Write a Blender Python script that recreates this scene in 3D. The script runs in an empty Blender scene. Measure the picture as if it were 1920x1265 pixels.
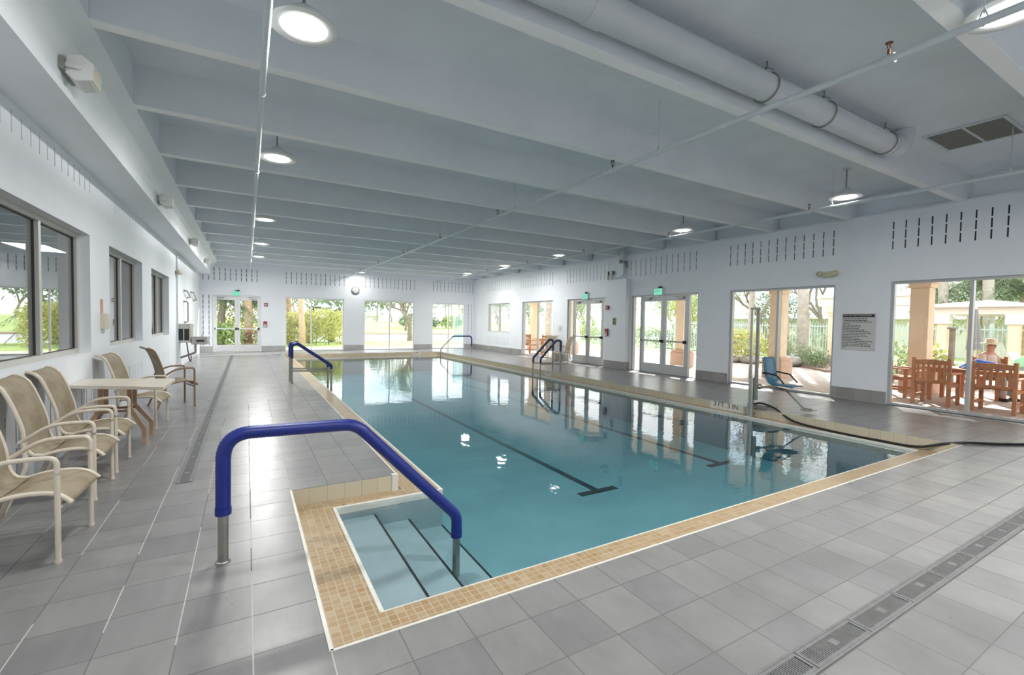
import bpy, math, random
from mathutils import Vector, Matrix

S = bpy.context.scene
C = S.collection
PI = math.pi
rad = math.radians

# ------------------------------------------------------------------ camera
CAM_H = 1.52
cam_d = bpy.data.cameras.new('camera')
cam = bpy.data.objects.new('camera', cam_d)
C.objects.link(cam)
yaw, pit, rol = rad(30.176), rad(-1.951), rad(1.007)
_f = Vector((math.sin(yaw)*math.cos(pit), math.cos(yaw)*math.cos(pit), math.sin(pit)))
_r = Vector((math.cos(yaw), -math.sin(yaw), 0))
_u = _r.cross(_f)
_r2 = _r*math.cos(rol) + _u*math.sin(rol)
_u2 = -_r*math.sin(rol) + _u*math.cos(rol)
m = Matrix((( _r2.x, _u2.x, -_f.x, 0), (_r2.y, _u2.y, -_f.y, 0), (_r2.z, _u2.z, -_f.z, CAM_H), (0, 0, 0, 1)))
cam.matrix_world = m
cam_d.sensor_width = 36
cam_d.lens = 855.945*36/1920
cam_d.clip_start = 0.05
cam_d.clip_end = 600
S.camera = cam

# ------------------------------------------------------------------ look, world, sun
S.view_settings.view_transform = 'Standard'
S.view_settings.look = 'None'
S.view_settings.gamma = 1
S.view_settings.use_curve_mapping = False
S.view_settings.exposure = 0.2
S.cycles.max_bounces = 12
S.cycles.diffuse_bounces = 8
S.cycles.glossy_bounces = 4
S.cycles.transparent_max_bounces = 24
S.cycles.sample_clamp_indirect = 6
S.cycles.caustics_reflective = False
S.cycles.caustics_refractive = False

W = bpy.data.worlds.new('sky')
S.world = W
W.use_nodes = True
wt = W.node_tree
wt.nodes.clear()
def wn(t, **k):
    n = wt.nodes.new(t)
    for a, b in k.items(): setattr(n, a, b)
    return n
w_out = wn('ShaderNodeOutputWorld')
w_bg = wn('ShaderNodeBackground')
w_bg.inputs['Strength'].default_value = 2.7
w_tc = wn('ShaderNodeTexCoord')
w_map = wn('ShaderNodeMapping')
w_map.inputs['Scale'].default_value = (1, 1, 2.6)
w_no = wn('ShaderNodeTexNoise')
w_no.inputs['Scale'].default_value = 3.2
w_no.inputs['Detail'].default_value = 6
w_no.inputs['Roughness'].default_value = .6
w_rp = wn('ShaderNodeValToRGB')
w_rp.color_ramp.elements[0].position = .33
w_rp.color_ramp.elements[0].color = (.60, .78, 1.0, 1)
w_rp.color_ramp.elements[1].position = .50
w_rp.color_ramp.elements[1].color = (1.0, 1.0, 1.0, 1)
wt.links.new(w_tc.outputs['Generated'], w_map.inputs['Vector'])
wt.links.new(w_map.outputs['Vector'], w_no.inputs['Vector'])
wt.links.new(w_no.outputs['Fac'], w_rp.inputs['Fac'])
wt.links.new(w_rp.outputs['Color'], w_bg.inputs['Color'])
wt.links.new(w_bg.outputs[0], w_out.inputs[0])

SUN_EL = rad(29.5)
sd = bpy.data.lights.new('sun', 'SUN')
sd.energy = 10.0
sd.angle = rad(.8)
sd.color = (1, .96, .88)
sun = bpy.data.objects.new('sun', sd)
C.objects.link(sun)
_h = Vector((-.846, -.533, 0))
_d = Vector((_h.x*math.cos(SUN_EL), _h.y*math.cos(SUN_EL), -math.sin(SUN_EL)))
sun.rotation_euler = _d.to_track_quat('-Z', 'Y').to_euler()
sun.location = (30, 20, 25)

LAMP_L = 9.0         # radiance of a pool-hall lamp's diffuser

LAMP_W = 56.0        # power of the beam each lamp throws down

# ------------------------------------------------------------------ room dimensions (metres)
XL, XR, YF, YB = -1.716, 11.05, 23.34, -3.2
ZT, ZC = 3.83, 4.24
ZG = 3.309                     # underside of the left girder
DX0, DX1, DY0, DY1 = 1.277, 8.17, 2.165, 21.2     # pool opening in the deck
NX0, NY1 = .33, 4.40                               # step bay
WX0, WX1, WY0, WY1 = 1.68, 7.99, 2.575, 20.6       # water
VX0, VY1 = .68, 4.20
ZL, ZW, ZP = -.152, -.165, -.86

# ------------------------------------------------------------------ materials
MATS = {}
class NT:
    def __init__(s, name):
        s.m = bpy.data.materials.new(name)
        s.m.use_nodes = True
        s.t = s.m.node_tree
        s.t.nodes.clear()
        s.out = s.n('ShaderNodeOutputMaterial')
    def n(s, t, **k):
        x = s.t.nodes.new(t)
        for a, b in k.items(): setattr(x, a, b)
        return x
    def l(s, a, b): s.t.links.new(a, b)
    def math(s, op, a, b=None, c=None, clamp=False):
        x = s.n('ShaderNodeMath', operation=op, use_clamp=clamp)
        for i, v in enumerate((a, b, c)):
            if v is None: continue
            if isinstance(v, (int, float)): x.inputs[i].default_value = v
            else: s.l(v, x.inputs[i])
        return x.outputs[0]
    def pos(s):
        return s.n('ShaderNodeNewGeometry').outputs['Position']
    def objco(s):
        return s.n('ShaderNodeTexCoord').outputs['Object']
    def noise(s, vec, scale, detail=3, rough=.5, stretch=None):
        if stretch:
            mp = s.n('ShaderNodeMapping')
            mp.inputs['Scale'].default_value = stretch
            s.l(vec, mp.inputs['Vector']); vec = mp.outputs['Vector']
        x = s.n('ShaderNodeTexNoise')
        x.inputs['Scale'].default_value = scale
        x.inputs['Detail'].default_value = detail
        x.inputs['Roughness'].default_value = rough
        s.l(vec, x.inputs['Vector'])
        return x.outputs['Fac']
    def ramp(s, fac, stops):
        x = s.n('ShaderNodeValToRGB')
        e = x.color_ramp.elements
        while len(e) < len(stops): e.new(.5)
        for k, (p, c) in enumerate(stops):
            e[k].position = p
            e[k].color = (*c, 1)
        s.l(fac, x.inputs['Fac'])
        return x.outputs['Color']
    def mix(s, fac, a, b, mode='MIX'):
        x = s.n('ShaderNodeMix', data_type='RGBA', blend_type=mode)
        for i, v in ((0, fac), (6, a), (7, b)):
            if isinstance(v, (int, float)): x.inputs[i].default_value = v
            elif isinstance(v, tuple): x.inputs[i].default_value = (*v, 1)
            else: s.l(v, x.inputs[i])
        return x.outputs[2]
    def bump(s, h, strength=.3, dist=.01):
        x = s.n('ShaderNodeBump')
        x.inputs['Strength'].default_value = strength
        x.inputs['Distance'].default_value = dist
        s.l(h, x.inputs['Height'])
        return x.outputs['Normal']
    def bsdf(s, col, rough=.5, metal=0, normal=None, spec=.5, emit=None, estr=0):
        p = s.n('ShaderNodeBsdfPrincipled')
        for nm, v in (('Base Color', col), ('Roughness', rough), ('Metallic', metal)):
            if isinstance(v, tuple): p.inputs[nm].default_value = (*v, 1)
            elif isinstance(v, (int, float)): p.inputs[nm].default_value = v
            else: s.l(v, p.inputs[nm])
        p.inputs['Specular IOR Level'].default_value = spec
        if normal is not None: s.l(normal, p.inputs['Normal'])
        if emit:
            p.inputs['Emission Color'].default_value = (*emit, 1)
            p.inputs['Emission Strength'].default_value = estr
        return p.outputs[0]
    def done(s, sh, key):
        s.l(sh, s.out.inputs['Surface'])
        MATS[key] = s.m
        return s.m
    def schlick(s, f0, normal=None):
        g = s.n('ShaderNodeNewGeometry')
        d = s.n('ShaderNodeVectorMath', operation='DOT_PRODUCT')
        s.l(normal if normal is not None else g.outputs['Normal'], d.inputs[0])
        s.l(g.outputs['Incoming'], d.inputs[1])
        c = s.math('ABSOLUTE', d.outputs['Value'])
        k = s.math('SUBTRACT', 1.0, c, clamp=True)
        k5 = s.math('POWER', k, 5.0)
        return s.math('MULTIPLY_ADD', k5, 1-f0, f0, clamp=True)

def plain(key, col, rough=.5, metal=0, var=.06, scale=8, bump=0, bscale=60, spec=.5):
    t = NT(key)
    co = t.objco()
    nz = t.noise(co, scale, 4, .6)
    lo = tuple(max(0, c*(1-var)) for c in col)
    hi = tuple(min(1, c*(1+var)) for c in col)
    cc = t.ramp(nz, [(.3, lo), (.7, hi)])
    nm = t.bump(t.noise(co, bscale, 3, .6), bump, .004) if bump else None
    return t.done(t.bsdf(cc, rough, metal, nm, spec), key)

def emis(key, col, strength):
    t = NT(key)
    e = t.n('ShaderNodeEmission')
    e.inputs['Color'].default_value = (*col, 1)
    e.inputs['Strength'].default_value = strength
    return t.done(e.outputs[0], key)

def tile_mat(key, size, grout_w, tones, grout, rough, xoff=0, yoff=0, shift=None, bumpd=.002, streak=True, axes='XY', size2=None):
    """square tiles laid on a world grid, one tone per tile"""
    t = NT(key)
    sp = t.n('ShaderNodeSeparateXYZ')
    p = t.pos(); t.l(p, sp.inputs[0])
    ax = {'X': sp.outputs[0], 'Y': sp.outputs[1], 'Z': sp.outputs[2]}
    A, B = ax[axes[0]], ax[axes[1]]
    if shift:                       # the near deck was laid from another corner
        sel = t.math('GREATER_THAN', A, shift[0])
        B = t.math('MULTIPLY_ADD', sel, shift[1], B)
    s2 = size2 or size
    a = t.math('DIVIDE', t.math('SUBTRACT', A, xoff), size)
    b = t.math('DIVIDE', t.math('SUBTRACT', B, yoff), s2)
    fa, fb = t.math('FRACT', a), t.math('FRACT', b)
    ia, ib = t.math('FLOOR', a), t.math('FLOOR', b)
    da = t.math('MINIMUM', fa, t.math('SUBTRACT', 1.0, fa))
    db = t.math('MINIMUM', fb, t.math('SUBTRACT', 1.0, fb))
    db = t.math('MULTIPLY', db, s2/size)
    dd = t.math('MINIMUM', da, db)
    g = t.math('LESS_THAN', dd, grout_w/size/2)
    cv = t.n('ShaderNodeCombineXYZ')
    t.l(ia, cv.inputs[0]); t.l(ib, cv.inputs[1])
    wn_ = t.n('ShaderNodeTexWhiteNoise', noise_dimensions='3D')
    t.l(cv.outputs[0], wn_.inputs['Vector'])
    base = t.ramp(wn_.outputs['Value'], [(i/(len(tones)-1), c) for i, c in enumerate(tones)])
    if streak:
        st = t.noise(p, 2.2, 5, .65)
        st2 = t.noise(p, 14, 4, .6, (1, .25, 1))
        v = t.math('ADD', t.math('MULTIPLY', st, .62), t.math('MULTIPLY', st2, .30))
        v = t.math('ADD', v, .54)
        vc = t.n('ShaderNodeCombineColor')
        for i in range(3): t.l(v, vc.inputs[i])
        base = t.mix(1.0, base, vc.outputs[0], 'MULTIPLY')
    if shift:
        left = t.math('LESS_THAN', A, shift[0])
        al = t.math('MULTIPLY', t.math('LESS_THAN', da, grout_w/size/2), left)
        gn = t.math('GREATER_THAN', t.noise(p, 1.3, 3), .47)
        grout = t.mix(t.math('MULTIPLY', al, gn), grout, (.42, .41, .39))
    col = t.mix(g, base, grout)
    hgt = t.math('SUBTRACT', 1.0, g)
    nm = t.bump(t.math('ADD', hgt, t.math('MULTIPLY', t.noise(p, 45, 3), .12)), .5, bumpd)
    rr = t.math('ADD', t.math('MULTIPLY', g, .35), t.math('ADD', t.math('MULTIPLY', t.noise(p, 3, 3), .16), rough-.08))
    return t.done(t.bsdf(col, rr, 0, nm, .5), key)

tile_mat('deck_tile', .31, .006, [(.178, .178, .178), (.205, .204, .203), (.224, .222, .218), (.19, .19, .192)], (.12, .12, .115), .31,
         xoff=.022, yoff=2.927, shift=(.335, .07))
tile_mat('mosaic', .0505, .0055, [(.33, .22, .11), (.38, .27, .15), (.365, .255, .14), (.42, .325, .21)], (.45, .39, .29), .3, xoff=.33, yoff=2.165, streak=False, bumpd=.001)
tile_mat('curb_tile_y', .152, .005, [(.50, .45, .34), (.55, .50, .38)], (.38, .34, .26), .35, xoff=2.0, yoff=.004, axes='YZ', size2=.156, streak=False, bumpd=.001)
tile_mat('curb_tile_x', .152, .005, [(.53, .48, .36), (.58, .53, .42)], (.38, .34, .26), .35, xoff=.33, yoff=.004, axes='XZ', size2=.156, streak=False, bumpd=.001)
tile_mat('paver', .22, .012, [(.50, .42, .38), (.60, .52, .47), (.55, .48, .45)], (.36, .32, .29), .7, size2=.11, bumpd=.004)
tile_mat('tile_teal', .0505, .004, [(.05, .11, .13), (.07, .14, .16)], (.12, .18, .19), .4, axes='YZ', streak=False)
plain('edge_white', (.66, .65, .60), .5, bump=.2)
plain('wall_paint', (.85, .875, .925), .55, var=.02, scale=1.5, bump=.25, bscale=45)
plain('ceil_paint', (.775, .81, .85), .6, var=.05, scale=1.2, bump=.6, bscale=38)
plain('beam_sides_shaded', (.72, .755, .79), .6, var=.04, scale=1.2, bump=.5, bscale=40)  # beam sides, darkened in colour so the undersides look better lit
plain('soffit_lit', (.93, .93, .93), .55, var=.03, scale=1.5, bump=.45, bscale=45)  # beam undersides, with light bounced off the floor put into the colour
plain('girder_paint', (.83, .855, .895), .5, var=.03, scale=1.5, bump=.3, bscale=40)
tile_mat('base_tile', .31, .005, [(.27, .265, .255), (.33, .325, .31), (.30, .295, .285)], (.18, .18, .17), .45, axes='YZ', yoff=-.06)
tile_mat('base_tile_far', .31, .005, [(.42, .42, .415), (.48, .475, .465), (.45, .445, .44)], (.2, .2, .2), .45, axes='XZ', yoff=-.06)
plain('slot_shade', (.035, .036, .04), .8)  # near-black stand-in for the shade in the open vent slots
plain('frame_alu', (.52, .53, .54), .35, .35, var=.03)
plain('frame_white', (.78, .78, .80), .4, var=.02)
plain('frame_left', (.56, .55, .52), .4, .2, var=.03)
plain('gasket', (.05, .05, .05), .6)
plain('steel', (.55, .54, .50), .28, 1, var=.1, scale=14)
plain('steel_dull', (.36, .35, .32), .38, .9, var=.12, scale=12)
plain('pipe_paint', (.60, .65, .67), .4, var=.04)
plain('duct_paint', (.58, .61, .64), .38, var=.05, scale=3)
plain('blue_foam', (.006, .020, .19), .38, var=.12, scale=30)
plain('navy_foam', (.015, .035, .14), .45, var=.12, scale=30)
plain('black', (.012, .012, .013), .45)
plain('rubber', (.01, .01, .011), .4)
plain('white_plastic', (.75, .75, .73), .4, var=.02)
plain('beige_plastic', (.62, .57, .46), .45, var=.03)
plain('cream_plastic', (.62, .58, .40), .45, var=.03)
plain('red_plastic', (.28, .03, .035), .35)
plain('paper_pink', (.62, .34, .26), .8)
plain('sign_white', (.62, .62, .60), .5, var=.02)
plain('sign_ink', (.03, .03, .03), .6)
plain('sign_tan', (.42, .38, .22), .5)
plain('chair_frame', (.66, .59, .49), .35, var=.04)
plain('bronze_frame', (.27, .16, .095), .35, var=.08)
plain('bronze_frame_light', (.48, .31, .20), .35, var=.08)
plain('table_top', (.68, .63, .53), .28, var=.03, scale=4)
plain('teak', (.42, .17, .07), .55, var=.22, scale=9)
plain('stucco_peach', (.80, .665, .49), .8, var=.03, bump=.3)
plain('stucco_pink', (.62, .43, .33), .8, var=.04, bump=.3)
plain('stucco_cream', (.80, .74, .65), .8, var=.03, bump=.3)
plain('fence_white', (.56, .68, .70), .5, var=.03)
plain('bark_grey', (.42, .38, .33), .9, var=.2, scale=6, bump=.6, bscale=20)
plain('bark_tan', (.52, .36, .24), .9, var=.25, scale=6, bump=.6, bscale=16)
plain('bark_brown', (.24, .20, .16), .9, var=.25, scale=5, bump=.6, bscale=16)
plain('rock', (.34, .32, .30), .9, var=.25, scale=4, bump=.8, bscale=12)
plain('soil', (.24, .17, .13), .95, var=.25, scale=6)
plain('lawn', (.32, .42, .13), .95, var=.22, scale=.6)
plain('bank_soil', (.42, .30, .20), .95, var=.2, scale=.5)
plain('roof_grey', (.50, .52, .55), .8)
plain('house_wall', (.74, .70, .66), .8)
plain('umbrella_cloth', (.30, .30, .31), .9, var=.1)
plain('skin', (.50, .28, .19), .6)
plain('hat_straw', (.70, .56, .42), .8, var=.08, scale=20)
plain('shirt_pale', (.62, .54, .48), .85, var=.06)
plain('towel_blue', (.07, .16, .58), .9, var=.2, scale=10)
plain('towel_green', (.30, .58, .34), .9, var=.15, scale=10)
plain('sling_outside', (.60, .62, .64), .7)
plain('office_wall', (.46, .47, .47), .8)
plain('office_floor', (.15, .15, .14), .6)
plain('lift_blue', (.03, .15, .25), .3, var=.06)
plain('rust', (.16, .07, .03), .7, var=.3, scale=40)
plain('vent_grey', (.25, .24, .21), .6, var=.12, scale=60)
plain('drain_grey', (.15, .153, .153), .45, var=.15, scale=20)
plain('drain_dark', (.03, .03, .03), .7)
plain('clock_face', (.78, .78, .76), .4)
emis('lamp_glow', (1, .985, .95), LAMP_L)
emis('troffer_glow', (1, .97, .9), 14.0)
emis('exit_glow', (.20, .74, .50), .95)

def leaf_mat(key, tones, rough=.55):
    t = NT(key)
    co = t.objco()
    wv = t.n('ShaderNodeTexWhiteNoise', noise_dimensions='3D')
    sn = t.n('ShaderNodeVectorMath', operation='SNAP')
    sn.inputs[1].default_value = (.09, .09, .09)
    t.l(co, sn.inputs[0]); t.l(sn.outputs[0], wv.inputs['Vector'])
    col = t.ramp(wv.outputs['Value'], [(i/(len(tones)-1), c) for i, c in enumerate(tones)])
    a = t.bsdf(col, rough, 0, None, .3)
    tr = t.n('ShaderNodeBsdfTranslucent')
    t.l(col, tr.inputs['Color'])
    mx = t.n('ShaderNodeMixShader'); mx.inputs[0].default_value = .35
    t.l(a, mx.inputs[1]); t.l(tr.outputs[0], mx.inputs[2])
    return t.done(mx.outputs[0], key)
leaf_mat('leaf_yellow', [(.42, .43, .12), (.60, .57, .20), (.30, .36, .10), (.68, .62, .30)])
leaf_mat('leaf_mid', [(.18, .27, .09), (.28, .37, .13), (.37, .44, .19), (.14, .22, .08)])
leaf_mat('leaf_dark', [(.09, .15, .09), (.15, .22, .13), (.21, .28, .16), (.08, .12, .08)])
leaf_mat('leaf_palm', [(.20, .28, .15), (.29, .37, .20), (.37, .43, .25), (.15, .22, .13)])
leaf_mat('leaf_pale', [(.36, .42, .28), (.46, .50, .34), (.30, .36, .24), (.52, .52, .38)])
leaf_mat('leaf_red', [(.32, .10, .09), (.24, .15, .08), (.40, .18, .14)])
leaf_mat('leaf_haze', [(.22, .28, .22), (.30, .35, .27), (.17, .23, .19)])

def sling_mat():
    t = NT('sling')
    co = t.objco()
    nz = t.noise(co, 5, 5, .65)
    wv = t.n('ShaderNodeTexWave', wave_type='BANDS', bands_direction='Y')
    wv.inputs['Scale'].default_value = 60
    t.l(co, wv.inputs['Vector'])
    wv2 = t.n('ShaderNodeTexWave', wave_type='BANDS', bands_direction='Z')
    wv2.inputs['Scale'].default_value = 60
    t.l(co, wv2.inputs['Vector'])
    col = t.ramp(nz, [(.30, (.215, .165, .10)), (.5, (.30, .25, .175)), (.72, (.345, .30, .225))])
    h = t.math('ADD', wv.outputs['Fac'], wv2.outputs['Fac'])
    return t.done(t.bsdf(col, .7, 0, t.bump(h, .25, .002), .3), 'sling')
sling_mat()

def glass_mat(key, f0, tint, gcol=(1, 1, 1)):
    t = NT(key)
    f = t.schlick(f0)
    tr = t.n('ShaderNodeBsdfTransparent'); tr.inputs['Color'].default_value = (*tint, 1)
    gl = t.n('ShaderNodeBsdfGlossy'); gl.inputs['Roughness'].default_value = .01
    gl.inputs['Color'].default_value = (*gcol, 1)
    mx = t.n('ShaderNodeMixShader')
    t.l(f, mx.inputs[0]); t.l(tr.outputs[0], mx.inputs[1]); t.l(gl.outputs[0], mx.inputs[2])
    return t.done(mx.outputs[0], key)
glass_mat('pane', .03, (.97, .985, .98))
glass_mat('pane_tinted', .30, (.70, .74, .72))
glass_mat('screen_glass', .05, (.80, .93, .93))

def water_mat():
    t = NT('pool_water')
    p = t.pos()
    n1 = t.noise(p, 2.2, 3, .5, (1, 1.0, 1))
    n2 = t.noise(p, 9, 2, .5, (1, 1.6, 1))
    h = t.math('ADD', n1, t.math('MULTIPLY', n2, .16))
    nm = t.bump(h, .16, .02)
    f = t.schlick(.022, nm)
    tr = t.n('ShaderNodeBsdfTransparent'); tr.inputs['Color'].default_value = (.98, 1, 1, 1)
    gl = t.n('ShaderNodeBsdfGlossy'); gl.inputs['Roughness'].default_value = .015
    t.l(nm, gl.inputs['Normal'])
    mx = t.n('ShaderNodeMixShader')
    t.l(f, mx.inputs[0]); t.l(tr.outputs[0], mx.inputs[1]); t.l(gl.outputs[0], mx.inputs[2])
    va = t.n('ShaderNodeVolumeAbsorption')
    va.inputs['Color'].default_value = (.60, .90, .94, 1)
    va.inputs['Density'].default_value = .8
    t.l(va.outputs[0], t.out.inputs['Volume'])
    return t.done(mx.outputs[0], 'pool_water')
water_mat()

def plaster_mat():
    t = NT('plaster')
    p = t.pos()
    nz = t.noise(p, 1.1, 5, .6)
    col = t.ramp(nz, [(.3, (.235, .30, .325)), (.7, (.31, .38, .405))])
    return t.done(t.bsdf(col, .7), 'plaster')
plaster_mat()

def lake_mat():
    t = NT('lake')
    p = t.pos()
    nm = t.bump(t.noise(p, 1.5, 3, .5, (1, 3, 1)), .25, .05)
    return t.done(t.bsdf((.42, .46, .52), .12, 0, nm, .6), 'lake')
lake_mat()

def paver_glow(): pass

# ------------------------------------------------------------------ mesh builder
class MB:
    def __init__(s): s.v = []; s.f = []; s.sm = []
    def add(s, vs, fs, smooth=False):
        o = len(s.v)
        s.v += [tuple(x) for x in vs]
        for f in fs:
            s.f.append(tuple(i+o for i in f)); s.sm.append(smooth)
        return s
    def quad(s, a, b, c, d): return s.add([a, b, c, d], [(0, 1, 2, 3)])
    def box(s, x0, x1, y0, y1, z0, z1):
        v = [(x, y, z) for z in (z0, z1) for y in (y0, y1) for x in (x0, x1)]
        return s.add(v, [(0, 2, 3, 1), (4, 5, 7, 6), (0, 1, 5, 4), (2, 6, 7, 3), (0, 4, 6, 2), (1, 3, 7, 5)])
    def bar(s, a, b, w, h, up=(0, 0, 1)):
        a, b = Vector(a), Vector(b)
        d = (b-a).normalized(); u = Vector(up)
        r = d.cross(u)
        if r.length < 1e-5: r = d.cross(Vector((1, 0, 0)))
        r.normalize(); u = r.cross(d)
        vs = []
        for p in (a, b):
            for i, j in ((-1, -1), (1, -1), (1, 1), (-1, 1)):
                vs.append(p + r*(i*w/2) + u*(j*h/2))
        return s.add(vs, [(3, 2, 1, 0), (4, 5, 6, 7), (0, 1, 5, 4), (1, 2, 6, 5), (2, 3, 7, 6), (3, 0, 4, 7)])
    def tube(s, pts, r, seg=12, cap=True):
        pts = [Vector(p) for p in pts]
        n = len(pts)
        rs = r if isinstance(r, (list, tuple)) else [r]*n
        vs = []; prev = None
        for i, p in enumerate(pts):
            d = (pts[min(i+1, n-1)] - pts[max(i-1, 0)]).normalized()
            if prev is None:
                a = d.cross(Vector((0, 0, 1)))
                if a.length < 1e-4: a = d.cross(Vector((1, 0, 0)))
            else:
                a = prev - d*prev.dot(d)
                if a.length < 1e-6: a = d.cross(Vector((1, 0, 0)))
            a.normalize(); prev = a
            b = d.cross(a)
            for k in range(seg):
                t = 2*PI*k/seg
                vs.append(p + (a*math.cos(t)+b*math.sin(t))*rs[i])
        fs = []
        for i in range(n-1):
            for k in range(seg):
                k2 = (k+1) % seg
                fs.append((i*seg+k, i*seg+k2, (i+1)*seg+k2, (i+1)*seg+k))
        s.add(vs, fs, True)
        if cap:
            s.add(vs[:seg], [tuple(range(seg))[::-1]])
            s.add(vs[-seg:], [tuple(range(seg))])
        return s
    def lathe(s, prof, seg=32, center=(0, 0, 0), smooth=True):
        cx, cy, cz = center
        vs = []
        for r, z in prof:
            for k in range(seg):
                t = 2*PI*k/seg
                vs.append((cx+r*math.cos(t), cy+r*math.sin(t), cz+z))
        fs = []
        for i in range(len(prof)-1):
            for k in range(seg):
                k2 = (k+1) % seg
                fs.append((i*seg+k, i*seg+k2, (i+1)*seg+k2, (i+1)*seg+k))
        return s.add(vs, fs, smooth)
    def disc(s, r, z, seg=32, center=(0, 0)):
        vs = [(center[0]+r*math.cos(2*PI*k/seg), center[1]+r*math.sin(2*PI*k/seg), z) for k in range(seg)]
        return s.add(vs, [tuple(range(seg))])
    def prism(s, poly, axis, a0, a1, smooth=False):
        """extrude a 2D polygon along an axis ('X': poly=(y,z), 'Y': poly=(x,z), 'Z': poly=(x,y))"""
        def P(p, a):
            return {'X': (a, p[0], p[1]), 'Y': (p[0], a, p[1]), 'Z': (p[0], p[1], a)}[axis]
        n = len(poly)
        vs = [P(p, a0) for p in poly] + [P(p, a1) for p in poly]
        s.add(vs, [(i, (i+1) % n, n+(i+1) % n, n+i) for i in range(n)], smooth)
        s.add(vs[:n], [tuple(range(n))[::-1]]); s.add(vs[n:], [tuple(range(n))])
        return s
    def sheet(s, prof, axis_y0, axis_y1, th, bow=0, ny=6):
        """a thick bent sheet: profile in x,z swept along y, optional sag in the middle"""
        n = len(prof)
        nor = []
        for i in range(n):
            a = prof[max(i-1, 0)]; b = prof[min(i+1, n-1)]
            dx, dz = b[0]-a[0], b[1]-a[1]
            L = math.hypot(dx, dz) or 1
            nor.append((-dz/L, dx/L))
        top, bot = [], []
        for j in range(ny+1):
            y = axis_y0+(axis_y1-axis_y0)*j/ny
            q = bow*(1-(2*j/ny-1)**2)
            for i in range(n):
                top.append((prof[i][0]-nor[i][0]*q+nor[i][0]*th/2, y, prof[i][1]-nor[i][1]*q+nor[i][1]*th/2))
                bot.append((prof[i][0]-nor[i][0]*q-nor[i][0]*th/2, y, prof[i][1]-nor[i][1]*q-nor[i][1]*th/2))
        vs = top+bot; o = len(top); fs = []
        for j in range(ny):
            for i in range(n-1):
                a = j*n+i
                fs.append((a, a+1, a+n+1, a+n)); fs.append((o+a+n, o+a+n+1, o+a+1, o+a))
        for i in range(n-1):
            fs.append((i, o+i, o+i+1, i+1)); a = ny*n+i
            fs.append((a, a+1, o+a+1, o+a))
        for j in range(ny):
            a = j*n; fs.append((a, a+n, o+a+n, o+a)); a = j*n+n-1
            fs.append((a, o+a, o+a+n, a+n))
        return s.add(vs, fs, True)
    def blob(s, c, r, seg=16, rings=10, jitter=0, rnd=None):
        vs = []; fs = []
        for i in range(rings+1):
            th = PI*i/rings
            for k in range(seg):
                ph = 2*PI*k/seg
                q = 1+(rnd.uniform(-jitter, jitter) if rnd else 0)
                vs.append((c[0]+r[0]*q*math.sin(th)*math.cos(ph), c[1]+r[1]*q*math.sin(th)*math.sin(ph), c[2]+r[2]*q*math.cos(th)))
        for i in range(rings):
            for k in range(seg):
                k2 = (k+1) % seg
                fs.append((i*seg+k, (i+1)*seg+k, (i+1)*seg+k2, i*seg+k2))
        return s.add(vs, fs, True)
    def leaf(s, p, size, rnd, tilt=1.0):
        a = Vector((rnd.gauss(0, 1), rnd.gauss(0, 1), rnd.gauss(0, tilt))).normalized()
        b = a.cross(Vector((rnd.gauss(0, 1), rnd.gauss(0, 1), rnd.gauss(0, 1))))
        if b.length < 1e-3: b = a.orthogonal()
        b.normalize()
        p = Vector(p); L = size*rnd.uniform(.7, 1.3)
        n = a.cross(b)
        return s.add([p, p+a*L*.5+b*L*.24+n*L*.05, p+a*L, p+a*L*.5-b*L*.24+n*L*.05], [(0, 1, 2, 3)])

def mesh_of(name, mb, mat):
    me = bpy.data.meshes.new(name)
    me.from_pydata(mb.v, [], mb.f)
    for p, q in zip(me.polygons, mb.sm): p.use_smooth = q
    for k in (mat if isinstance(mat, (list, tuple)) else [mat]):
        me.materials.append(MATS[k])
    me.update()
    return me

def obj(name, mb, mat, parent=None, bevel=0, label=None, cat=None, group=None, kind=None, loc=None, rotz=None):
    o = bpy.data.objects.new(name, mesh_of(name, mb, mat))
    C.objects.link(o)
    if parent: o.parent = parent
    if bevel:
        b = o.modifiers.new('bevel', 'BEVEL'); b.width = bevel; b.segments = 2; b.limit_method = 'ANGLE'
    if loc: o.location = loc
    if rotz is not None: o.rotation_euler = (0, 0, rotz)
    tag(o, label, cat, group, kind)
    return o

def tag(o, label=None, cat=None, group=None, kind=None):
    for k, v in (('label', label), ('category', cat), ('group', group), ('kind', kind)):
        if v: o[k] = v
    return o

def thing(name, label, cat, loc=(0, 0, 0), rotz=0, group=None, kind=None):
    o = bpy.data.objects.new(name, None)
    C.objects.link(o)
    o.empty_display_size = .1
    o.location = loc; o.rotation_euler = (0, 0, rotz)
    return tag(o, label, cat, group, kind)

def dup(root, loc, rotz=None, label=None, group=None):
    r = root.copy(); C.objects.link(r)
    r.location = loc
    if rotz is not None: r.rotation_euler = (0, 0, rotz)
    if label: r['label'] = label
    if group: r['group'] = group
    for ch in list(root.children):
        c = ch.copy(); C.objects.link(c); c.parent = r
        for g in list(ch.children):
            d = g.copy(); C.objects.link(d); d.parent = c
    return r

def text(name, s, size, mat, loc, rot, parent=None, ext=.0015, align='LEFT', label=None, xs=1.0):
    cu = bpy.data.curves.new(name, 'FONT')
    cu.body = s; cu.size = size; cu.extrude = ext; cu.align_x = align; cu.align_y = 'BOTTOM'
    t = bpy.data.objects.new(name+'_tmp', cu)
    C.objects.link(t)
    dg = bpy.context.evaluated_depsgraph_get()
    me = bpy.data.meshes.new_from_object(t.evaluated_get(dg))
    bpy.data.objects.remove(t)
    bpy.data.curves.remove(cu)
    me.materials.clear(); me.materials.append(MATS[mat])
    o = bpy.data.objects.new(name, me)
    C.objects.link(o)
    if parent: o.parent = parent
    o.location = loc; o.rotation_euler = rot; o.scale = (xs, 1, 1)
    if label: o['label'] = label
    return o

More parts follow.
